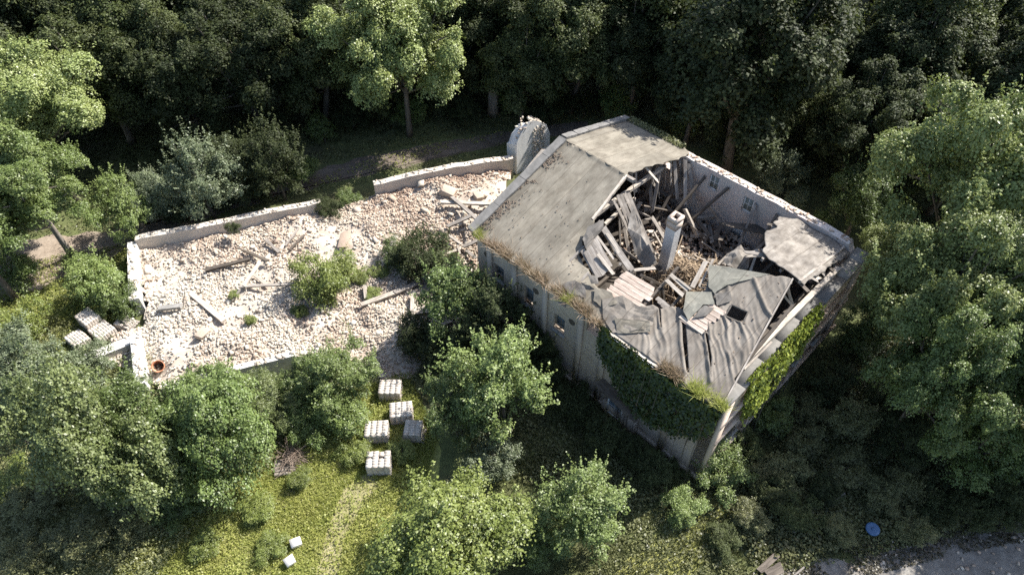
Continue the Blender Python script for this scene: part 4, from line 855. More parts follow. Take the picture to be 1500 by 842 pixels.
# brushwood and logs
def brush(px, py, r, n, label, seed):
    g = np.random.default_rng(seed); c = at(px, py, .3); root = empty('brush_pile', (c[0], c[1], 0)); tag(root, label, 'brush pile'); parts = []
    for k in range(n):
        a = g.uniform(0, 6.28); L = g.uniform(.6, 1.9); p0 = np.array([*g.normal(0, r*.42, 2), g.uniform(.05, .7)]); d = np.array([math.cos(a), math.sin(a), g.normal(0, .25)])*L/2; md = p0+g.normal(0, .08, 3)
        parts.append(tube([p0-d, md, p0+d], [g.uniform(.008, .02), .014, .006], 4))
    V, F = join(parts); V = [(v[0], v[1], max(v[2], .02)) for v in V]; link('branches', pydata('branches', V, F, M['twig']), root, 'stuff')
brush(415, 606, 1.1, 210, 'heap of bare cut brushwood among the bushes left of the brick stacks', 4)
brush(428, 672, .55, 80, 'small tangle of twigs lying on the end of the log pile', 6)
for i in range(5):
    A = at(402, 676+i*4.5, .22); B_ = at(432, 674+i*4.5, .22); V, F = tube([A*[1, 1, 0]+[0, 0, .14+.06*(i % 2)], (A+B_)/2*[1, 1, 0]+[0, .03, .15], B_*[1, 1, 0]+[0, 0, .14]], [.1, .095, .085], 9)
    o = link('log', pydata('log', V, F, M['bark_pale'])); tag(o, ['topmost grey log of the small log pile beside the lawn', 'second grey log from the top of the small log pile', 'middle grey log of the small log pile', 'fourth grey log of the small log pile', 'lowest grey log of the small log pile, touching the grass'][i], 'log', 'logs in the small pile')
print('wing done')

# ================================================================== VEGETATION
def crown_geo(seed, lobes, dens, per, leaf, shoot, upb=.5, spike=0.0, lowcut=-.55, fill=.2, wid=.3):
    """leaf clumps (drooping little domes) standing on the skin of every lobe, plus upright shoots; gaps stay between the clumps"""
    g = np.random.default_rng(seed); CC = []; NN = []; RR = []
    Lc = np.array([l[:3] for l in lobes]); Lr = np.array([l[3] for l in lobes]); UP = np.array([0, 0, 1.])
    for i, (cx, cy, cz, r) in enumerate(lobes):
        n = int(dens*4*math.pi*r*r); d = norm(g.normal(size=(n, 3))); d = d[d[:, 2] > lowcut]; c = np.array([cx, cy, cz])
        rr = r*(1+.5*(fbm(d[:, 0]*1.9+i*5, d[:, 1]*1.9+d[:, 2]*2.6, seed+i)-.45)*2)*g.uniform(.7, 1.12, len(d)); p = c+d*rr[:, None]
        dist = np.linalg.norm(p[:, None]-Lc[None], axis=2)/Lr[None]; dist[:, i] = 9; ok = dist.min(1) > .75; p, d = p[ok], d[ok]; n = len(p)
        ax = norm(d*.55+UP*(upb+.35)+g.normal(0, .22, (n, 3))); wc = wid*g.uniform(.55, 1.35, n)
        t1 = norm(np.cross(ax, g.normal(size=(n, 3)))); t2 = np.cross(ax, t1)
        m = np.maximum(1, per); rho = np.sqrt(g.uniform(0, 1, (n, m)))*1.35; th = g.uniform(0, 2*np.pi, (n, m)); rho = rho*(1+.3*np.sin(th*3+g.uniform(0, 6, (n, 1))))
        q = (np.cos(th)*rho)[..., None]*t1[:, None]+(np.sin(th)*rho)[..., None]*t2[:, None]
        drop = -.42*rho**2+g.normal(0, .16, (n, m))
        pc = p[:, None]+(q+drop[..., None]*ax[:, None])*wc[:, None, None]
        nn_ = norm(ax[:, None]*.8+UP*.35+q*.5+g.normal(0, .36, (n, m, 3))); tone = np.clip(g.normal(.44, .15, (n, 1))+g.normal(0, .14, (n, m)), 0, 1)
        CC.append(pc.reshape(-1, 3)); NN.append(nn_.reshape(-1, 3)); RR.append(tone.ravel())
        ns = int(n*spike)
        if ns:
            k = g.integers(0, n, ns); sd_ = norm(d[k]*.55+UP*.75+g.normal(0, .25, (ns, 3))); ln = shoot*g.uniform(.6, 1.5, ns); mm = max(8, per//2); u = g.uniform(0, 1, (ns, mm))
            pc = p[k][:, None]+sd_[:, None]*(u*ln[:, None])[..., None]+g.normal(size=(ns, mm, 3))*(wid*.36*(1.15-u))[..., None]
            CC.append(pc.reshape(-1, 3)); NN.append(norm(UP*.7+d[k][:, None]*.3+g.normal(0, .5, (ns, mm, 3))).reshape(-1, 3)); RR.append(np.clip(.5+.25*u+g.normal(0, .13, (ns, mm)), 0, 1).ravel())
        nf = int(n*per*fill); df = norm(g.normal(size=(nf, 3))); CC.append(c+df*r*g.uniform(.3, .8, (nf, 1))); NN.append(norm(df*.4+[0, 0, .7]+g.normal(0, .6, (nf, 3)))); RR.append(np.clip(g.normal(.3, .15, nf), 0, 1))  # inner fill leaves toned darker, painting in the shade inside the crown
    C = np.concatenate(CC); Nn = np.concatenate(NN); rd = np.concatenate(RR); ok = C[:, 2] > .03; C, Nn, rd = C[ok], Nn[ok], rd[ok]; n = len(C)
    L = leaf*g.uniform(.65, 1.25, n); return leaf_quads(C, Nn, L, L*g.uniform(.55, .8, n), g), rd
def rand_lobes(seed, R_, hc, n, rl, flat=.85, cone=0.0):
    g = np.random.default_rng(seed); L = [(0, 0, hc-.1*R_, R_*.42)]; an = g.uniform(.82, 1.18, 2); k = 0
    while len(L) < n and k < 4000:
        k += 1; d = norm(g.normal(size=3)); rad = (R_*(1-rl*.8))*g.uniform(.45, 1.25); q = d*rad*[an[0], an[1], flat]; zr = q[2]/(R_*flat); q[:2] *= 1-cone*max(0, zr)
        if d[2] < -.6: continue
        r = R_*rl*g.uniform(.55, 1.35)*(1-.4*cone*max(0, zr)); p = (q[0], q[1], hc+q[2], r)
        if p[2]-r*.5 < .05: continue
        if any(np.linalg.norm(np.array(p[:3])-np.array(o[:3])) < .6*(r+o[3]) for o in L[1:]) and g.uniform() < .85: continue
        L.append(p)
    return L
def trunk_geo(lobes, seed, r0, hc, R_, multi=1, lean=0):
    g = np.random.default_rng(seed+500); parts = []
    for m_ in range(multi):
        b0 = np.array([*g.normal(0, .12*(multi > 1), 2), -.05]); top = np.array([*g.normal(0, .1*R_, 2), hc+.15*R_]); mid = (b0+top)/2+np.array([*g.normal(0, .06*R_, 2), 0])
        parts.append(tube([b0, b0*.7+mid*.3, mid, mid*.45+top*.55, top], [r0*1.25, r0, r0*.78, r0*.5, r0*.2], 8))
        for l in lobes[1:][m_::multi]:
            u = g.uniform(.4, .95); s = b0+(mid-b0)*min(1, 2*u) if u < .5 else mid+(top-mid)*(2*u-1); e = np.array(l[:3]); md = (s+e)/2+np.array([0, 0, -.08*R_])+g.normal(0, .05*R_, 3)
            parts.append(tube([s, md, e, e+(e-md)*.12], [r0*.42, r0*.28, r0*.14, r0*.06], 5))
    return join(parts)
PRO = {}
def proto(key, seed, R_, hc, n, rl, leaf, dens, per, shoot, r0, flat=.85, cone=0, multi=1, **kw):
    L = rand_lobes(seed, R_, hc, n, rl, flat, cone); Q, rd = crown_geo(seed, L, dens, per, leaf, shoot, **kw)
    V, F = trunk_geo(L, seed, r0, hc, R_, multi); PRO[key] = (quad_mesh('crown', Q, M['leaf_maple'], rd), pydata('trunk', V, F, M['bark'], True), R_, hc); print(key, len(Q))
for k in range(4): proto('shrub%d' % k, 20+k, 1.5, 1.15, 16, .33, .085, 9.0, 34, .5, .05, .85, 0, 4, upb=.5, spike=.35, wid=.21)
for k in range(3): proto('dome%d' % k, 30+k, 3.0, 2.9, 30, .26, .108, 4.2, 64, .8, .13, .9, .15, 2, upb=.35, spike=.25, wid=.31)
for k in range(3): proto('spire%d' % k, 40+k, 2.3, 3.4, 26, .25, .105, 5.4, 50, 1.0, .09, 1.25, .55, 1, upb=.5, spike=.6, wid=.25)
for k in range(3): proto('maple%d' % k, 50+k, 4.5, 8.2, 44, .21, .145, 2.9, 74, .9, .24, .95, .1, 1, upb=.3, spike=.15, wid=.4, lowcut=-.7)
for k in range(3): proto('wood%d' % k, 60+k, 4.6, 6.6, 48, .22, .18, 2.1, 58, 1.0, .28, 1.35, .25, 1, upb=.15, spike=.15, wid=.46, lowcut=-.85)
def tree(name, key, label, leafm, loc_, sc, rz, cat='tree', group=None, barkm='bark', sz=1.0, tint=None):
    cm, tm, R_, hc = PRO[key]; root = empty(name, loc_, rz); q_ = random.uniform(.88, 1.12); root.scale = (sc*q_, sc/q_, sc*sz); tag(root, label, cat, group)
    for n, me, mt in (('trunk' if cat == 'tree' else 'stems', tm, barkm), ('crown' if cat == 'tree' else 'foliage', cm, leafm)):
        o = link(n, me, root); o.material_slots[0].link = 'OBJECT'; o.material_slots[0].material = M[mt]
    return root
def veg(name, key, px, py, rpx, label, leafm, cat='tree', group=None, rz=None, sz=1.0, barkm='bark', zlift=0.0):
    R_, hc = PRO[key][2:]; z = 3.0
    for _ in range(5): P = at(px, py, z); sc = rpx*depth_of(P)/FPX/R_; z = hc*sc*sz+zlift
    return tree(name, key, label, leafm, (P[0], P[1], zlift), sc, rz if rz is not None else (px*.37+py*.71) % 6.28, cat, group, barkm, sz)
# --- young trees and bushes in front of the building
G1 = 'young trees before the building'
veg('young_tree', 'spire0', 738, 552, 76, 'leafy young tree right of the brick stacks, in front of the long wall', 'leaf_bright', group=G1)
veg('young_tree', 'spire1', 668, 596, 50, 'greyer lower young tree leaning over the half hidden brick stack', 'leaf_maple', group=G1)
veg('young_tree', 'dome0', 655, 788, 122, 'broad yellow-green dome of a tree at the bottom, right of the footpath', 'leaf_yellow', group=G1)
veg('young_tree', 'spire2', 852, 740, 70, 'spiky light green young tree at the bottom, left of the sunlit grass strip', 'leaf_bright', group=G1)
veg('shrub', 'shrub0', 722, 672, 40, 'small silvery shrub between the broad yellow-green tree and the leafy young tree', 'leaf_silver', 'shrub')
veg('shrub', 'shrub1', 795, 795, 36, 'shrub filling the gap between the two trees at the bottom edge', 'leaf_maple', 'shrub')
veg('shrub', 'shrub2', 800, 545, 30, 'sparse shrub in the shade right of the leafy young tree', 'leaf_dark_shaded', 'shrub')
veg('shrub', 'shrub3', 1062, 692, 42, 'light green shrub at the near foot of the building corner', 'leaf_bright', 'shrub')
veg('shrub', 'shrub0', 1134, 612, 34, 'blue-green shrub against the vine covered gable wall', 'leaf_maple', 'shrub')
veg('shrub', 'shrub1', 1004, 742, 30, 'low light shrub below the near building corner, beside the sunlit strip', 'leaf_bright', 'shrub')
# --- bush belt lower left
G2 = 'bushy trees lower left'
veg('bushy_tree', 'dome1', 125, 655, 112, 'biggest bushy tree at lower left, its underside in deep shade', 'leaf_sage', group=G2, sz=1.45)
veg('bushy_tree', 'dome2', 215, 640, 84, 'bushy tree just below the lower left corner of the rubble', 'leaf_maple', group=G2, sz=1.3)
veg('bushy_tree', 'dome0', 318, 640, 98, 'bushy light green tree left of the brushwood heap', 'leaf_maple', group=G2, sz=1.15)
veg('bushy_tree', 'dome2', 40, 545, 78, 'greyish bushy tree at the left edge below the brick stacks', 'leaf_silver', group=G2)
veg('bushy_tree', 'dome1', 385, 590, 50, 'small bushy tree touching the near wall of the rubble', 'leaf_sage', group=G2)
veg('bushy_tree', 'spire1', 500, 545, 52, 'upright bushy tree over the near edge of the heap, left of the brick stacks', 'leaf_bright', group=G2)
veg('bushy_tree', 'dome2', 452, 560, 44, 'dense bush tree between the brushwood heap and the upright one', 'leaf_maple', group=G2)
veg('shrub', 'shrub2', 505, 610, 42, 'rounded light shrub on the grass just left of the brick stacks', 'leaf_bright', 'shrub')
veg('shrub', 'shrub3', 455, 620, 36, 'low shrub between the brushwood heap and the grass', 'leaf_maple', 'shrub')
veg('shrub', 'shrub0', 300, 560, 34, 'shrub leaning on the near wall, right of the lower left corner', 'leaf_maple', 'shrub')
veg('shrub', 'shrub1', 185, 575, 32, 'grey-green shrub under the pale jutting low wall', 'leaf_silver', 'shrub')
veg('shrub', 'shrub3', 120, 545, 40, 'grey-green shrub left of the pale jutting low wall', 'leaf_silver', 'shrub')
veg('shrub', 'shrub2', 375, 745, 30, 'low bright shrub at the lower edge of the bush belt', 'leaf_yellow', 'shrub', sz=.6)
veg('shrub', 'shrub1', 20, 700, 34, 'yellow-green shrub at the left edge, below the big bushy tree', 'leaf_yellow', 'shrub', sz=.7)
veg('shrub', 'shrub3', 20, 470, 45, 'bright green shrub at the left edge above the greyish bushy tree', 'leaf_yellow', 'shrub')
veg('shrub', 'shrub0', 20, 395, 36, 'dark leaved shrub at the left edge of the bare dirt', 'leaf_maple', 'shrub')
veg('shrub', 'shrub2', 145, 418, 46, 'green bush between the brick stacks and the dirt track', 'leaf_bright', 'shrub')
veg('shrub', 'shrub1', 178, 440, 32, 'green bush pressed against the short white end wall', 'leaf_maple', 'shrub')
veg('shrub', 'shrub3', 120, 388, 22, 'small bush at the foot of the leaning pale trunk', 'leaf_maple', 'shrub')
for q, k, lf, lb in [((55, 735, 40), 'shrub0', 'leaf_weed', 'weedy shrub in the shade at the lower left edge'), ((120, 790, 44), 'shrub2', 'leaf_weed', 'dark weedy shrub below the big bushy tree, nearest the bottom edge'), ((200, 755, 38), 'shrub1', 'leaf_weed', 'dark weedy shrub below the bushy trees, middle one'), ((265, 745, 32), 'shrub3', 'leaf_maple', 'weedy shrub where the shade meets the lawn'), ((30, 810, 40), 'shrub3', 'leaf_weed', 'weedy shrub in the bottom left corner'), ((300, 800, 26), 'shrub0', 'leaf_yellow', 'low yellow-green weed clump on the lawn left of the white blocks'), ((395, 800, 24), 'shrub1', 'leaf_yellow', 'bright weed clump beside the two white blocks'), ((440, 700, 20), 'shrub2', 'leaf_yellow', 'weed clump on the lawn right of the log pile'), ((590, 660, 22), 'shrub0', 'leaf_yellow', 'weed clump right of the brightest brick stack'), ((515, 655, 26), 'shrub3', 'leaf_yellow', 'weed clump left of the sunlit brick stacks')]:
    veg('shrub', k, *q, lb, lf, 'shrub', sz=.75)
for i, q in enumerate([(1090, 650, 30), (1150, 690, 34), (1100, 760, 30), (1170, 745, 34), (1240, 690, 36), (1290, 720, 30), (1300, 590, 36), (1340, 700, 34), (1410, 690, 40), (1060, 790, 26), (1230, 780, 26), (1330, 770, 28), (1440, 730, 32), (1190, 600, 26), (1110, 700, 24), (985, 690, 22), (1490, 690, 36)]):
    veg('scrub', 'shrub%d' % (i % 4), *q, 'tangled dark scrub bush in the shade between gable wall and asphalt', 'leaf_weed' if i % 3 else 'leaf_shade', 'shrub', 'scrub right of the building', sz=.8)
# --- plants on the rubble
veg('shrub', 'shrub0', 462, 412, 46, 'green bush growing out of the middle of the rubble', 'leaf_yellow', 'shrub', zlift=.6)
veg('shrub', 'shrub2', 500, 395, 30, 'yellowish side bush beside the one in the middle of the rubble', 'leaf_yellow', 'shrub', zlift=.7)
for q, lb in [((530, 405, 18), 'low weeds on the heap right of its middle bush'), ((555, 395, 16), 'low weeds on the heap between its middle bush and the dark shrubs'), ((440, 455, 14), 'low weeds at the lower edge of the middle bush on the heap'), ((545, 430, 13), 'low weeds beside the long diagonal timber'), ((480, 440, 15), 'low weeds under the middle bush on the heap')]:
    veg('shrub', 'shrub%d' % (q[0] % 4), *q, lb, 'leaf_yellow', 'shrub', zlift=.75, sz=.6)
veg('shrub', 'shrub1', 620, 375, 46, 'dark shrub on the heap near the roofed building', 'leaf_dark_shaded', 'shrub', zlift=.5)
veg('shrub', 'shrub3', 585, 375, 26, 'small dark shrub at the left end of the dark shrubs on the heap', 'leaf_maple', 'shrub', zlift=.7)
veg('shrub', 'shrub0', 655, 395, 34, 'dark shrub right beside the tangled wood at the building corner', 'leaf_dark_shaded', 'shrub', zlift=.4)
veg('young_tree', 'spire2', 672, 440, 62, 'young tree with bright tips growing between the heap and the long wall', 'leaf_maple', group=G1)
veg('young_tree', 'spire0', 715, 470, 58, 'dark young tree close against the long wall below its first window', 'leaf_dark_shaded', group=G1)
veg('young_tree', 'dome1', 770, 500, 50, 'dark low tree against the long wall under the round dark holes', 'leaf_dark_shaded', group=G1)
veg('shrub', 'shrub2', 615, 500, 40, 'dark shrub at the foot of the heap above the brick stacks', 'leaf_dark_shaded', 'shrub')
veg('shrub', 'shrub1', 665, 520, 40, 'dark shrub behind the leafy young tree at the foot of the heap', 'leaf_dark_shaded', 'shrub')
veg('shrub', 'shrub0', 340, 335, 12, 'tiny dark plant on top of the far left wall', 'leaf_dark_shaded', 'shrub', zlift=1.5)
veg('shrub', 'shrub3', 483, 305, 20, 'dark shrub in the gap between the two far walls', 'leaf_dark_shaded', 'shrub', zlift=.5)
veg('shrub', 'shrub2', 368, 470, 10, 'tiny weed left of the bush on the rubble', 'leaf_yellow', 'shrub', zlift=.9)
veg('shrub', 'shrub1', 342, 432, 8, 'tiny weed beside the V of planks', 'leaf_yellow', 'shrub', zlift=.9)
# --- bushes behind the wing
G3 = 'bushes between wing and track'
for q, k, lf, lb in [((172, 306, 44), 'spire1', 'leaf_bright', 'light green bush at the far left corner of the rubble'), ((226, 294, 46), 'dome1', 'leaf_silver', 'silvery bush behind the far left wall, second from its corner'), ((290, 258, 56), 'spire0', 'leaf_silver', 'tallest silvery bush behind the far left wall'), ((346, 246, 54), 'dome2', 'leaf_dark_shaded', 'dark bush behind the middle of the far left wall'), ((400, 232, 54), 'spire2', 'leaf_dark_shaded', 'dark tall bush behind the right half of the far left wall'), ((436, 248, 30), 'dome0', 'leaf_maple', 'bush at the start of the visible track'), ((258, 312, 26), 'shrub2', 'leaf_dark_shaded', 'low dark bush close behind the far left wall'), ((318, 290, 26), 'shrub0', 'leaf_dark_shaded', 'low dark bush behind the wall below the tallest silvery bush'), ((374, 280, 24), 'shrub3', 'leaf_dark_shaded', 'low dark bush behind the wall near its right end'), ((510, 292, 18), 'shrub1', 'leaf_maple', 'small bush beside the broken end of the grey wall')]:
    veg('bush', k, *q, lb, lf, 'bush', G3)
# --- left big trees
lt = at(112, 380)
tree('lime_tree', 'maple1', 'tree with a pale bare leaning trunk at the left, lower of two crowns', 'leaf_bright', (lt[0]-.3, lt[1]+.2, 0), .72, 2.0, 'tree', 'big trees at the left edge', 'bark_pale')
veg('lime_tree', 'maple0', 38, 165, 96, 'big sunlit tree at the left edge, upper of two crowns', 'leaf_sunlit', group='big trees at the left edge')
veg('lime_tree', 'maple2', -60, 330, 90, 'tree cut by the left edge beside the dirt track', 'leaf_maple', group='big trees at the left edge')
# --- right hand trees
G4 = 'big trees right of the building'
for q, k, lf, lb in [((1442, 262, 128), 'maple0', 'leaf_sunlit', 'tallest sunlit crown at the right edge, above the others'), ((1400, 420, 108), 'maple2', 'leaf_sunlit', 'sunlit crown right of the gable wall in the middle of the right edge'), ((1372, 548, 88), 'maple1', 'leaf_maple', 'shadier crown below the sunlit ones, right of the vine'), ((1490, 530, 90), 'maple0', 'leaf_maple', 'green crown cut by the right edge at mid height'), ((1440, 650, 76), 'dome2', 'leaf_maple', 'low green tree above the asphalt corner'), ((1262, 300, 56), 'dome1', 'leaf_maple', 'round darker tree behind the far right corner of the building'), ((1310, 372, 50), 'dome0', 'leaf_sunlit', 'light tree touching the far end of the gable wall'), ((1285, 455, 40), 'spire0', 'leaf_maple', 'narrow tree close to the gable wall, right of the vine'), ((1335, 640, 50), 'dome0', 'leaf_dark_shaded', 'dark low tree between the vine and the asphalt'), ((1475, 735, 44), 'dome1', 'leaf_dark_shaded', 'dark low tree at the right edge above the asphalt')]:
    veg('broad_tree', k, *q, lb, lf, 'tree', G4, sz=1.3 if k[0] == 'm' else 1.1)
tree('broad_tree', 'maple0', 'tall tree at the right edge whose shade falls on the scrub', 'leaf_maple', (24.8, 19.8, 0), .9, 1.0, 'tree', G4)
tree('broad_tree', 'maple2', 'tall tree at the right edge just above the asphalt', 'leaf_maple', (26.5, 16.5, 0), .75, 2.2, 'tree', G4)
for q, lf, lb in [((1215, 560, 40), 'leaf_dark_shaded', 'dark shrub below the vine, nearest the gable wall'), ((1245, 620, 36), 'leaf_weed', 'dark shrub right of the sunlit weed patch'), ((1180, 650, 30), 'leaf_weed', 'weedy shrub under the blue-green one by the gable'), ((1130, 720, 30), 'leaf_dark_shaded', 'weedy dark shrub below the near corner, right side'), ((1260, 500, 34), 'leaf_maple', 'shrub at the foot of the gable wall under its far end'), ((1380, 735, 34), 'leaf_dark_shaded', 'dark shrub right of the blue lid'), ((1210, 720, 26), 'leaf_dark_shaded', 'low dark shrub left of the blue lid'), ((955, 690, 30), 'leaf_dark_shaded', 'dark shrub in the building shade under the front corner'), ((880, 640, 32), 'leaf_dark_shaded', 'dark shrub under the ivy, left of the porch window'), ((925, 665, 26), 'leaf_dark_shaded', 'dark shrub right below the porch window'), ((840, 590, 34), 'leaf_dark_shaded', 'dark shrub left of the porch in deep shade')]:
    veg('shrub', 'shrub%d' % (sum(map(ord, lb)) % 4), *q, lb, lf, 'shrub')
G5 = 'bushes behind the back wall'
for q, k, lf, lb in [((1142, 248, 32), 'spire1', 'leaf_silver', 'silvery bush behind the back wall, tallest there'), ((1120, 285, 22), 'shrub1', 'leaf_silver', 'silvery bush just behind the top of the back wall'), ((1165, 295, 22), 'shrub2', 'leaf_silver', 'small silvery bush right of the tallest one behind the back wall'), ((1205, 328, 20), 'shrub0', 'leaf_maple', 'small bush near the far right corner behind the back wall'), ((950, 190, 24), 'shrub3', 'leaf_dark_shaded', 'dark bush over the far roof corner'), ((1060, 225, 24), 'shrub0', 'leaf_dark_shaded', 'dark bush behind the back wall near the hole')]:
    veg('bush', k, *q, lb, lf, 'bush', G5)
# --- the wood behind the track
FL_ = 'tall dark leafy tree in the shaded wood behind the track'
g = np.random.default_rng(77); k = 0
for row, (y0, dx, sc0) in enumerate(((50.5, 5.4, .95), (56.5, 5.6, 1.25), (64, 7.0, 1.5), (75, 9.0, 1.8))):
    x = -64+row*2.5
    while x < 68:
        y = y0+g.uniform(-1.3, 1.3)-(2.2*min(1, max(0, (x-22)/8)) if row == 0 else 0)-(max(0, -20-x)*.22)
        xx = x+g.uniform(-1.2, 1.2); x += dx*g.uniform(.85, 1.15)
        if row >= 2 and -24 < xx*(66/y) < -19.5: continue             # light gap with the meadow beyond
        if row == 0 and (-15 < xx < 1.5): y += 3.0
        ky = ['wood0', 'wood1', 'wood2', 'maple0', 'maple2'][int(g.integers(0, 5 if row else 3))]; sc = sc0*g.uniform(.88, 1.15)
        tree('forest_tree', ky, FL_, 'leaf_dark_shaded' if g.uniform() < .52 else 'leaf_shade', (xx, y, 0), sc, g.uniform(0, 6.28), 'tree', 'trees of the wood behind the track'); k += 1
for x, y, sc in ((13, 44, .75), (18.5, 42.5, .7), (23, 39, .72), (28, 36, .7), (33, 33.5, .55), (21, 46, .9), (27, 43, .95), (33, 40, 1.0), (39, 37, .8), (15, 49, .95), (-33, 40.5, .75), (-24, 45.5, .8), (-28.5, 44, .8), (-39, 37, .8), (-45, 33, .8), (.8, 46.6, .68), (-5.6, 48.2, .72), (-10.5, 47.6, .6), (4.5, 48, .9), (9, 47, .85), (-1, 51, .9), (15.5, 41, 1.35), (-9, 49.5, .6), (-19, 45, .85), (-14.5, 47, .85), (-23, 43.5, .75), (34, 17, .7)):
    tree('forest_tree', 'wood%d' % (int(x) % 3), FL_ if y > 30 else 'tree of the dark wood standing far right beyond the sunlit crowns', 'leaf_dark_shaded' if int(x) % 2 else 'leaf_shade', (x, y, 0), sc, x*1.3, 'tree', 'trees of the wood behind the track' if y > 30 else 'trees at the far right')
for q, k, lf, lb in [((582, 55, 96), 'maple1', 'leaf_sunlit', 'sunlit light green tree at the top, above the dirt track'), ((505, 50, 62), 'maple2', 'leaf_maple', 'half shaded tree left of the sunlit light green one')]:
    veg('ash_tree', k, *q, lb, lf, 'tree', 'lighter trees above the track')
for i, q in enumerate([(470, 190, 26), (515, 165, 28), (560, 160, 24), (600, 165, 26), (640, 155, 26), (680, 160, 26), (745, 140, 30), (800, 150, 32), (855, 155, 26), (905, 150, 30), (700, 110, 30), (760, 90, 34), (450, 130, 34), (400, 180, 30), (340, 205, 30), (820, 100, 34), (535, 120, 30), (280, 215, 26), (1000, 180, 30), (1100, 190, 34), (1180, 230, 34), (1230, 200, 36)]):
    veg('bush', ['shrub%d' % (i % 4), 'dome%d' % (i % 3)][i % 2], *q, 'dark undergrowth bush between the trunks behind the track', 'leaf_dark_shaded' if i % 3 else 'leaf_maple', 'bush', 'undergrowth bushes behind the track')
for (px, py, hgt, lb) in [(722, 168, 4.2, 'thick bare grey tree stump trunk right of the two behind the track'), (636, 150, 4.0, 'bare grey trunk left of the thick one behind the track'), (590, 140, 4.4, 'slim bare trunk under the sunlit light green tree'), (452, 85, 12, 'slender leaning trunk in the light gap at the top, left one'), (462, 75, 12, 'thinner trunk beside the slender one in the light gap')]:
    c = at(px, py); r0 = .42 if px == 722 else (.3 if hgt < 6 else .2); V, F = tube([(0, 0, -.05), (.05, 0, hgt*.3), (.02*hgt*(-1 if hgt > 6 else 1), .1, hgt*.65), (-.06*hgt if hgt > 6 else .1, .1, hgt)], [r0*1.2, r0, r0*.85, r0*.6], 9)
    root = empty('bare_trunk', tuple(c)); tag(root, lb, 'trunk'); link('trunk', pydata('trunk', V, F, M['bark_pale'], True), root)
    if hgt > 6: link('branches', pydata('branches', *join([tube([(0, 0, hgt*u), (s*1.0, .2, hgt*u+.5), (s*2.2, .4, hgt*u+1.2)], [r0*.4, r0*.25, .02], 5) for u, s in ((.45, 1), (.6, -1), (.75, 1))]), M['bark_pale']), root)

# ------------------------------------------------------------------ ivy on the walls (leaves stand off the brick)
def ivy(name, label, leafm, pts_fn, n, leaf, nrm, seed):
    g = np.random.default_rng(seed); C, off = pts_fn(g, n); Nn = norm(np.tile(nrm, (len(C), 1))+np.array([0, 0, .45])+g.normal(0, .4, (len(C), 3))); L = leaf*g.uniform(.6, 1.3, len(C))
    root = empty(name, tuple(NB), R(45)); tag(root, label, 'ivy')
    tone = np.clip(g.normal(.45, .2, len(C)), 0, 1); link('foliage', quad_mesh('foliage', leaf_quads(C, Nn, L, L*.85, g), M[leafm], tone), root)
    parts = []
    for k in range(14):
        i = g.integers(0, len(C)); p = C[i]*1.0; parts.append(tube([(p[0], p[1], 0.05), (p[0], p[1]+.1, p[2]*.5), (p[0], p[1], p[2])], [.03, .022, .008], 4))
    link('stems', pydata('stems', *join(parts), M['bark']), root)
def front_ivy(g, n):
    t = g.uniform(-.1, 6.6, n*2); z = g.uniform(.6, 6.45, n*2); low = np.interp(t, [-.1, .6, 1.6, 3, 4.2, 5.2, 6, 6.6], [5.2, 3.6, 2.7, 2.2, 2.4, 3.0, 4.2, 5.6])+.5*(fbm(t*1.5, z*0, 5)-.45)
    ok = (z > low+1.5*(fbm(t*1.4, z*.2, 93)-.45)+g.normal(0, .25, n*2)) & (fbm(t*1.6, z*1.6, 94) > .27+.1*g.uniform(-1, 1, n*2)); t, z = t[ok][:n], z[ok][:n]; bul = .06+.75*fbm(t*1.1, z*1.1, 12)**1.3+.25*np.clip((z-5.4), 0, 1)
    return np.column_stack([-bul*g.uniform(.4, 1.1, len(t))-.08, t, z]), 0
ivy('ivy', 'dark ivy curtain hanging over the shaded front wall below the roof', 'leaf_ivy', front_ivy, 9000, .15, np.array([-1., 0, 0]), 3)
def gable_ivy(g, n):
    s = g.uniform(1.7, 8.0, n*2); z = g.uniform(1.5, 6.75, n*2); low = np.interp(s, [1.7, 2.5, 3.5, 5, 6.5, 7.6, 8], [4.9, 3.4, 2.6, 3.0, 4.0, 5.2, 6.2])
    ok = (z > low+1.6*(fbm(s*1.3, z*.25, 91)-.45)+g.normal(0, .35, n*2)) & (fbm(s*1.7, z*1.7, 92) > .33+.12*g.uniform(-1, 1, n*2)); s, z = s[ok][:n], z[ok][:n]; bul = .06+.7*fbm(s*1.2, z*1.1, 15)**1.3+.15*np.clip(z-5.6, 0, 1)
    return np.column_stack([s, -bul*g.uniform(.4, 1.1, len(s))-.05+np.where(z > 6.35, .25, 0), z]), 0
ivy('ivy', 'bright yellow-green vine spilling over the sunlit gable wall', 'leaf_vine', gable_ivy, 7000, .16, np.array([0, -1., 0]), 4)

# ------------------------------------------------------------------ grasses and ground cover (nobody could count them)
def blades(C, h, wd, g, lean=.45):
    n = len(C); a = g.uniform(0, 2*np.pi, n); d = np.stack([np.cos(a), np.sin(a), np.zeros(n)], 1); s = np.stack([-np.sin(a), np.cos(a), np.zeros(n)], 1); h = np.broadcast_to(h, (n,))[:, None]; ln = g.normal(0, lean, (n, 1))
    return np.stack([C-s*wd/2, C+s*wd/2, C+d*ln*h+np.array([0, 0, 1.])*h], 1)
def region(poly_px, n, g, z=0):
    P = np.array([at(*q, z)[:2] for q in poly_px]); c = g.uniform(P.min(0), P.max(0), (int(n*2.2), 2)); return c[inside(c[:, 0], c[:, 1], P)][:n]
PATHP = [tuple(p) for p in pp]
g = np.random.default_rng(21)
c = region([(100, 900), (220, 790), (330, 700), (420, 600), (600, 545), (640, 640), (600, 850), (470, 900)], 52000, g); c = c[~inside(c[:, 0], c[:, 1], PATHP) | (g.uniform(size=len(c)) < .12)]
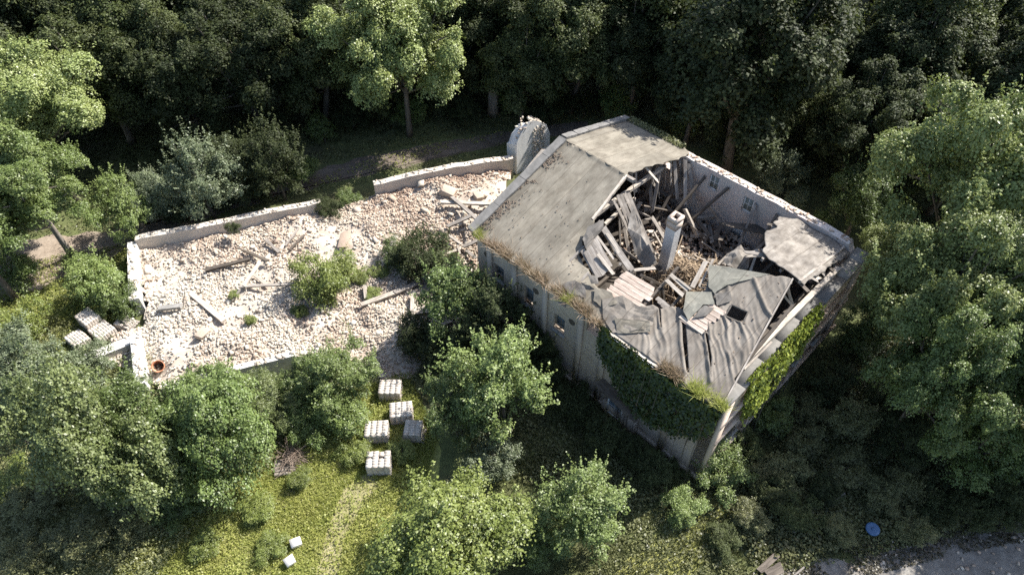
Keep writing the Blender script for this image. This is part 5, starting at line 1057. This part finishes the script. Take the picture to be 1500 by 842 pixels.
dens = fbm(c[:, 0]*.6, c[:, 1]*.6, 4); c = c[g.uniform(size=len(c)) < .35+dens]; h = .12+.3*fbm(c[:, 0]*.8, c[:, 1]*.8, 6)*g.uniform(.4, 1.2, len(c))
tone = np.clip(.15+.75*fbm(c[:, 0]*.5, c[:, 1]*.5, 9)+g.normal(0, .18, len(c)), 0, 1)
o = link('lawn_grass', tri_mesh('lawn_grass', blades(np.column_stack([c, np.zeros(len(c))]), h, .035, g), M['leaf_grass'], tone)); tag(o, 'tall sunlit grass around the footpath and brick stacks', 'grass', kind='stuff')
c = region([(130, 900), (230, 790), (330, 710), (430, 600), (600, 570), (640, 640), (600, 850), (470, 900)], 34000, g); c = c[~inside(c[:, 0], c[:, 1], PATHP)]; L = g.uniform(.05, .13, len(c)); hh = .03+.2*fbm(c[:, 0]*.8, c[:, 1]*.8, 6)*g.uniform(.2, 1, len(c))
link('lawn_bright_leaves', quad_mesh('lawn_bright_leaves', leaf_quads(np.column_stack([c, hh]), norm(np.array([.25, .2, 1.])+g.normal(0, .35, (len(c), 3))), L, L*.5, g), M['leaf_grass'], np.clip(.2+.7*fbm(c[:, 0]*.5, c[:, 1]*.5, 9)+g.normal(0, .18, len(c)), 0, 1)), o, 'stuff')  # up-facing leaf faces added so the lawn catches more light
c = region([(700, 700), (860, 640), (1020, 705), (1300, 480), (1520, 560), (1520, 770), (1330, 800), (1080, 850), (900, 900), (700, 900)], 60000, g); h = .1+.3*fbm(c[:, 0]*.7, c[:, 1]*.7, 16)*g.uniform(.4, 1.3, len(c)); tone = np.clip(.1+.6*fbm(c[:, 0]*.5, c[:, 1]*.5, 19)+g.normal(0, .15, len(c)), 0, 1)
o = link('rough_grass', tri_mesh('rough_grass', blades(np.column_stack([c, np.zeros(len(c))]), h, .035, g), M['leaf_weed'], tone)); tag(o, 'rough grass and weeds right of and below the near building corner', 'grass', kind='stuff')
def weeds(name, label, poly, n, leaf, hmax, mat, seed, thr=.42):
    g = np.random.default_rng(seed); c = region(poly, n, g); d = fbm(c[:, 0]*.55, c[:, 1]*.55, seed); c = c[d > thr-g.uniform(0, .12, len(c))]; hh = hmax*np.clip((fbm(c[:, 0]*.9, c[:, 1]*.9, seed+3)-.15)*1.6, .1, 1)*g.uniform(.1, 1, len(c))
    Nn = norm(np.array([0, 0, 1.])+g.normal(0, .5, (len(c), 3))); L = leaf*g.uniform(.5, 1.4, len(c)); o = link(name, quad_mesh(name, leaf_quads(np.column_stack([c, hh+.02]), Nn, L, L*.6, g), M[mat], np.clip(g.normal(.45, .22, len(c)), 0, 1))); tag(o, label, 'ground cover', kind='stuff')
weeds('ground_weeds', 'leafy weeds covering the shaded floor right of the gable wall', [(860, 850), (900, 680), (1030, 705), (1200, 520), (1300, 440), (1520, 500), (1520, 760), (1340, 800), (1100, 850)], 42000, .13, .45, 'leaf_weed', 31, .36)
weeds('ground_weeds', 'patchy weeds creeping over the edge of the asphalt', [(1060, 860), (1180, 800), (1340, 780), (1400, 750), (1520, 720), (1520, 790), (1400, 812), (1250, 850)], 9000, .12, .2, 'leaf_litter', 37, .44)
weeds('ground_weeds', 'tall weeds in the dark corner below the gable wall', [(1040, 700), (1200, 540), (1330, 480), (1400, 640), (1400, 780), (1100, 830)], 26000, .15, .8, 'leaf_weed', 38, .4)
weeds('ground_weeds', 'leafy weeds among the grass beside the footpath', [(200, 880), (300, 720), (420, 590), (600, 560), (650, 650), (560, 850)], 16000, .11, .45, 'leaf_grass', 32, .42)
weeds('ground_weeds', 'tall nettles under and below the bushy trees at the lower left', [(-40, 440), (190, 500), (420, 590), (430, 660), (300, 760), (190, 900), (-40, 900)], 46000, .13, .9, 'leaf_weed', 39, .34)
weeds('forest_floor', 'shaded leafy undergrowth on the floor of the wood behind the track', [(-60, 340), (150, 318), (430, 225), (700, 175), (960, 165), (1300, 330), (1560, 420), (1560, 40), (-60, 40)], 60000, .2, .7, 'leaf_dark_shaded', 33, .34)
weeds('ground_weeds', 'dark weeds at the foot of the long front wall', [(600, 560), (700, 400), (860, 530), (960, 640), (1020, 705), (900, 760), (700, 680)], 22000, .14, .5, 'leaf_weed', 34, .3)
weeds('ground_weeds', 'low weeds along the dirt track and between the left bushes', [(-40, 395), (60, 380), (215, 352), (200, 470), (110, 460), (0, 500)], 9000, .1, .3, 'leaf_grass', 35, .46)
weeds('ground_weeds', 'strip of weeds along the middle of the dirt track', [(440, 268), (560, 228), (740, 190), (750, 196), (600, 238), (470, 276)], 2600, .12, .25, 'leaf_grass', 36, .4)
weeds('ground_weeds', 'rough weeds between the far wing walls and the dirt track', [(120, 400), (200, 345), (470, 284), (750, 224), (745, 208), (600, 242), (470, 272), (330, 308), (200, 348), (90, 395)], 12000, .12, .5, 'leaf_weed', 43, .3)
weeds('ground_weeds', 'rough weeds on the wood side of the dirt track', [(-40, 350), (150, 318), (300, 270), (440, 228), (700, 172), (860, 155), (860, 176), (700, 196), (560, 222), (440, 250), (300, 294), (150, 338), (30, 350)], 16000, .14, .5, 'leaf_weed', 44, .3)
weeds('ground_weeds', 'rough weeds at the left edge below the bare dirt', [(-40, 440), (60, 425), (130, 396), (205, 360), (200, 440), (120, 520), (-40, 560)], 14000, .12, .5, 'leaf_grass', 45, .36)
# dry grass on the eaves
def eave(t0, t1, n, seed, label, gz=6.42):
    g = np.random.default_rng(seed); t = g.uniform(t0, t1, n); s = g.uniform(-.38, .12, n); d = fbm(t*1.6, s*2, seed); k_ = d > .36; t, s = t[k_], s[k_]; h = .2+.35*g.uniform(size=len(t)); green = (fbm(t*.8, t*0, seed+5) > .5)
    T = blades(np.column_stack([s, t, np.full(len(t), gz-.05)]), h, .03, g, .8); root = empty('eave_grass', tuple(NB), R(45)); tag(root, label, 'grass', kind='stuff')
    for mk, mt, nm in ((~green, 'leaf_dry', 'dry_blades'), (green, 'leaf_grass', 'green_blades')): o = link(nm, tri_mesh(nm, T[mk], M[mt], g.uniform(0, 1, mk.sum())), root, 'stuff')
eave(6.3, 15.5, 5200, 41, 'dry reddish grass growing along the eave over the long wall', 6.38); eave(-.2, 3.2, 2200, 42, 'tuft of dry and green grass on the eave at the near roof corner', 6.4)
g = np.random.default_rng(50); n = 1300; t = g.uniform(11.5, 15.5, n); C = np.column_stack([g.uniform(12.6, 13.15, n), t, 7.0+g.uniform(0, .25, n)]); root = empty('roof_moss', tuple(NB), R(45)); tag(root, 'green moss and weeds along the far roof edge', 'moss', kind='stuff'); L = .12*g.uniform(.6, 1.2, n); link('cushions', quad_mesh('cushions', leaf_quads(C, norm(np.array([0, 0, 1.])+g.normal(0, .5, (n, 3))), L, L*.7, g), M['leaf_weed'], g.uniform(0, 1, n)), root, 'stuff')
g = np.random.default_rng(88); c = region([(1180, 850), (1260, 800), (1500, 740), (1540, 860)], 90, g, 0); n = len(c); o = link('stone_litter', boxes_mesh('stone_litter', np.column_stack([c, np.full(n, .03)]), g.uniform(.03, .16, (n, 3))*[1, 1, .5], rand_rot(n, g, .3), M['rubble'], .2, g.uniform(.3, 1, n))); tag(o, 'scattered pale stone bits on the asphalt corner', 'stones', kind='stuff')
print('objects', len(bpy.data.objects), 'tris', sum(len(m.loops)-2*len(m.polygons) for m in bpy.data.meshes))
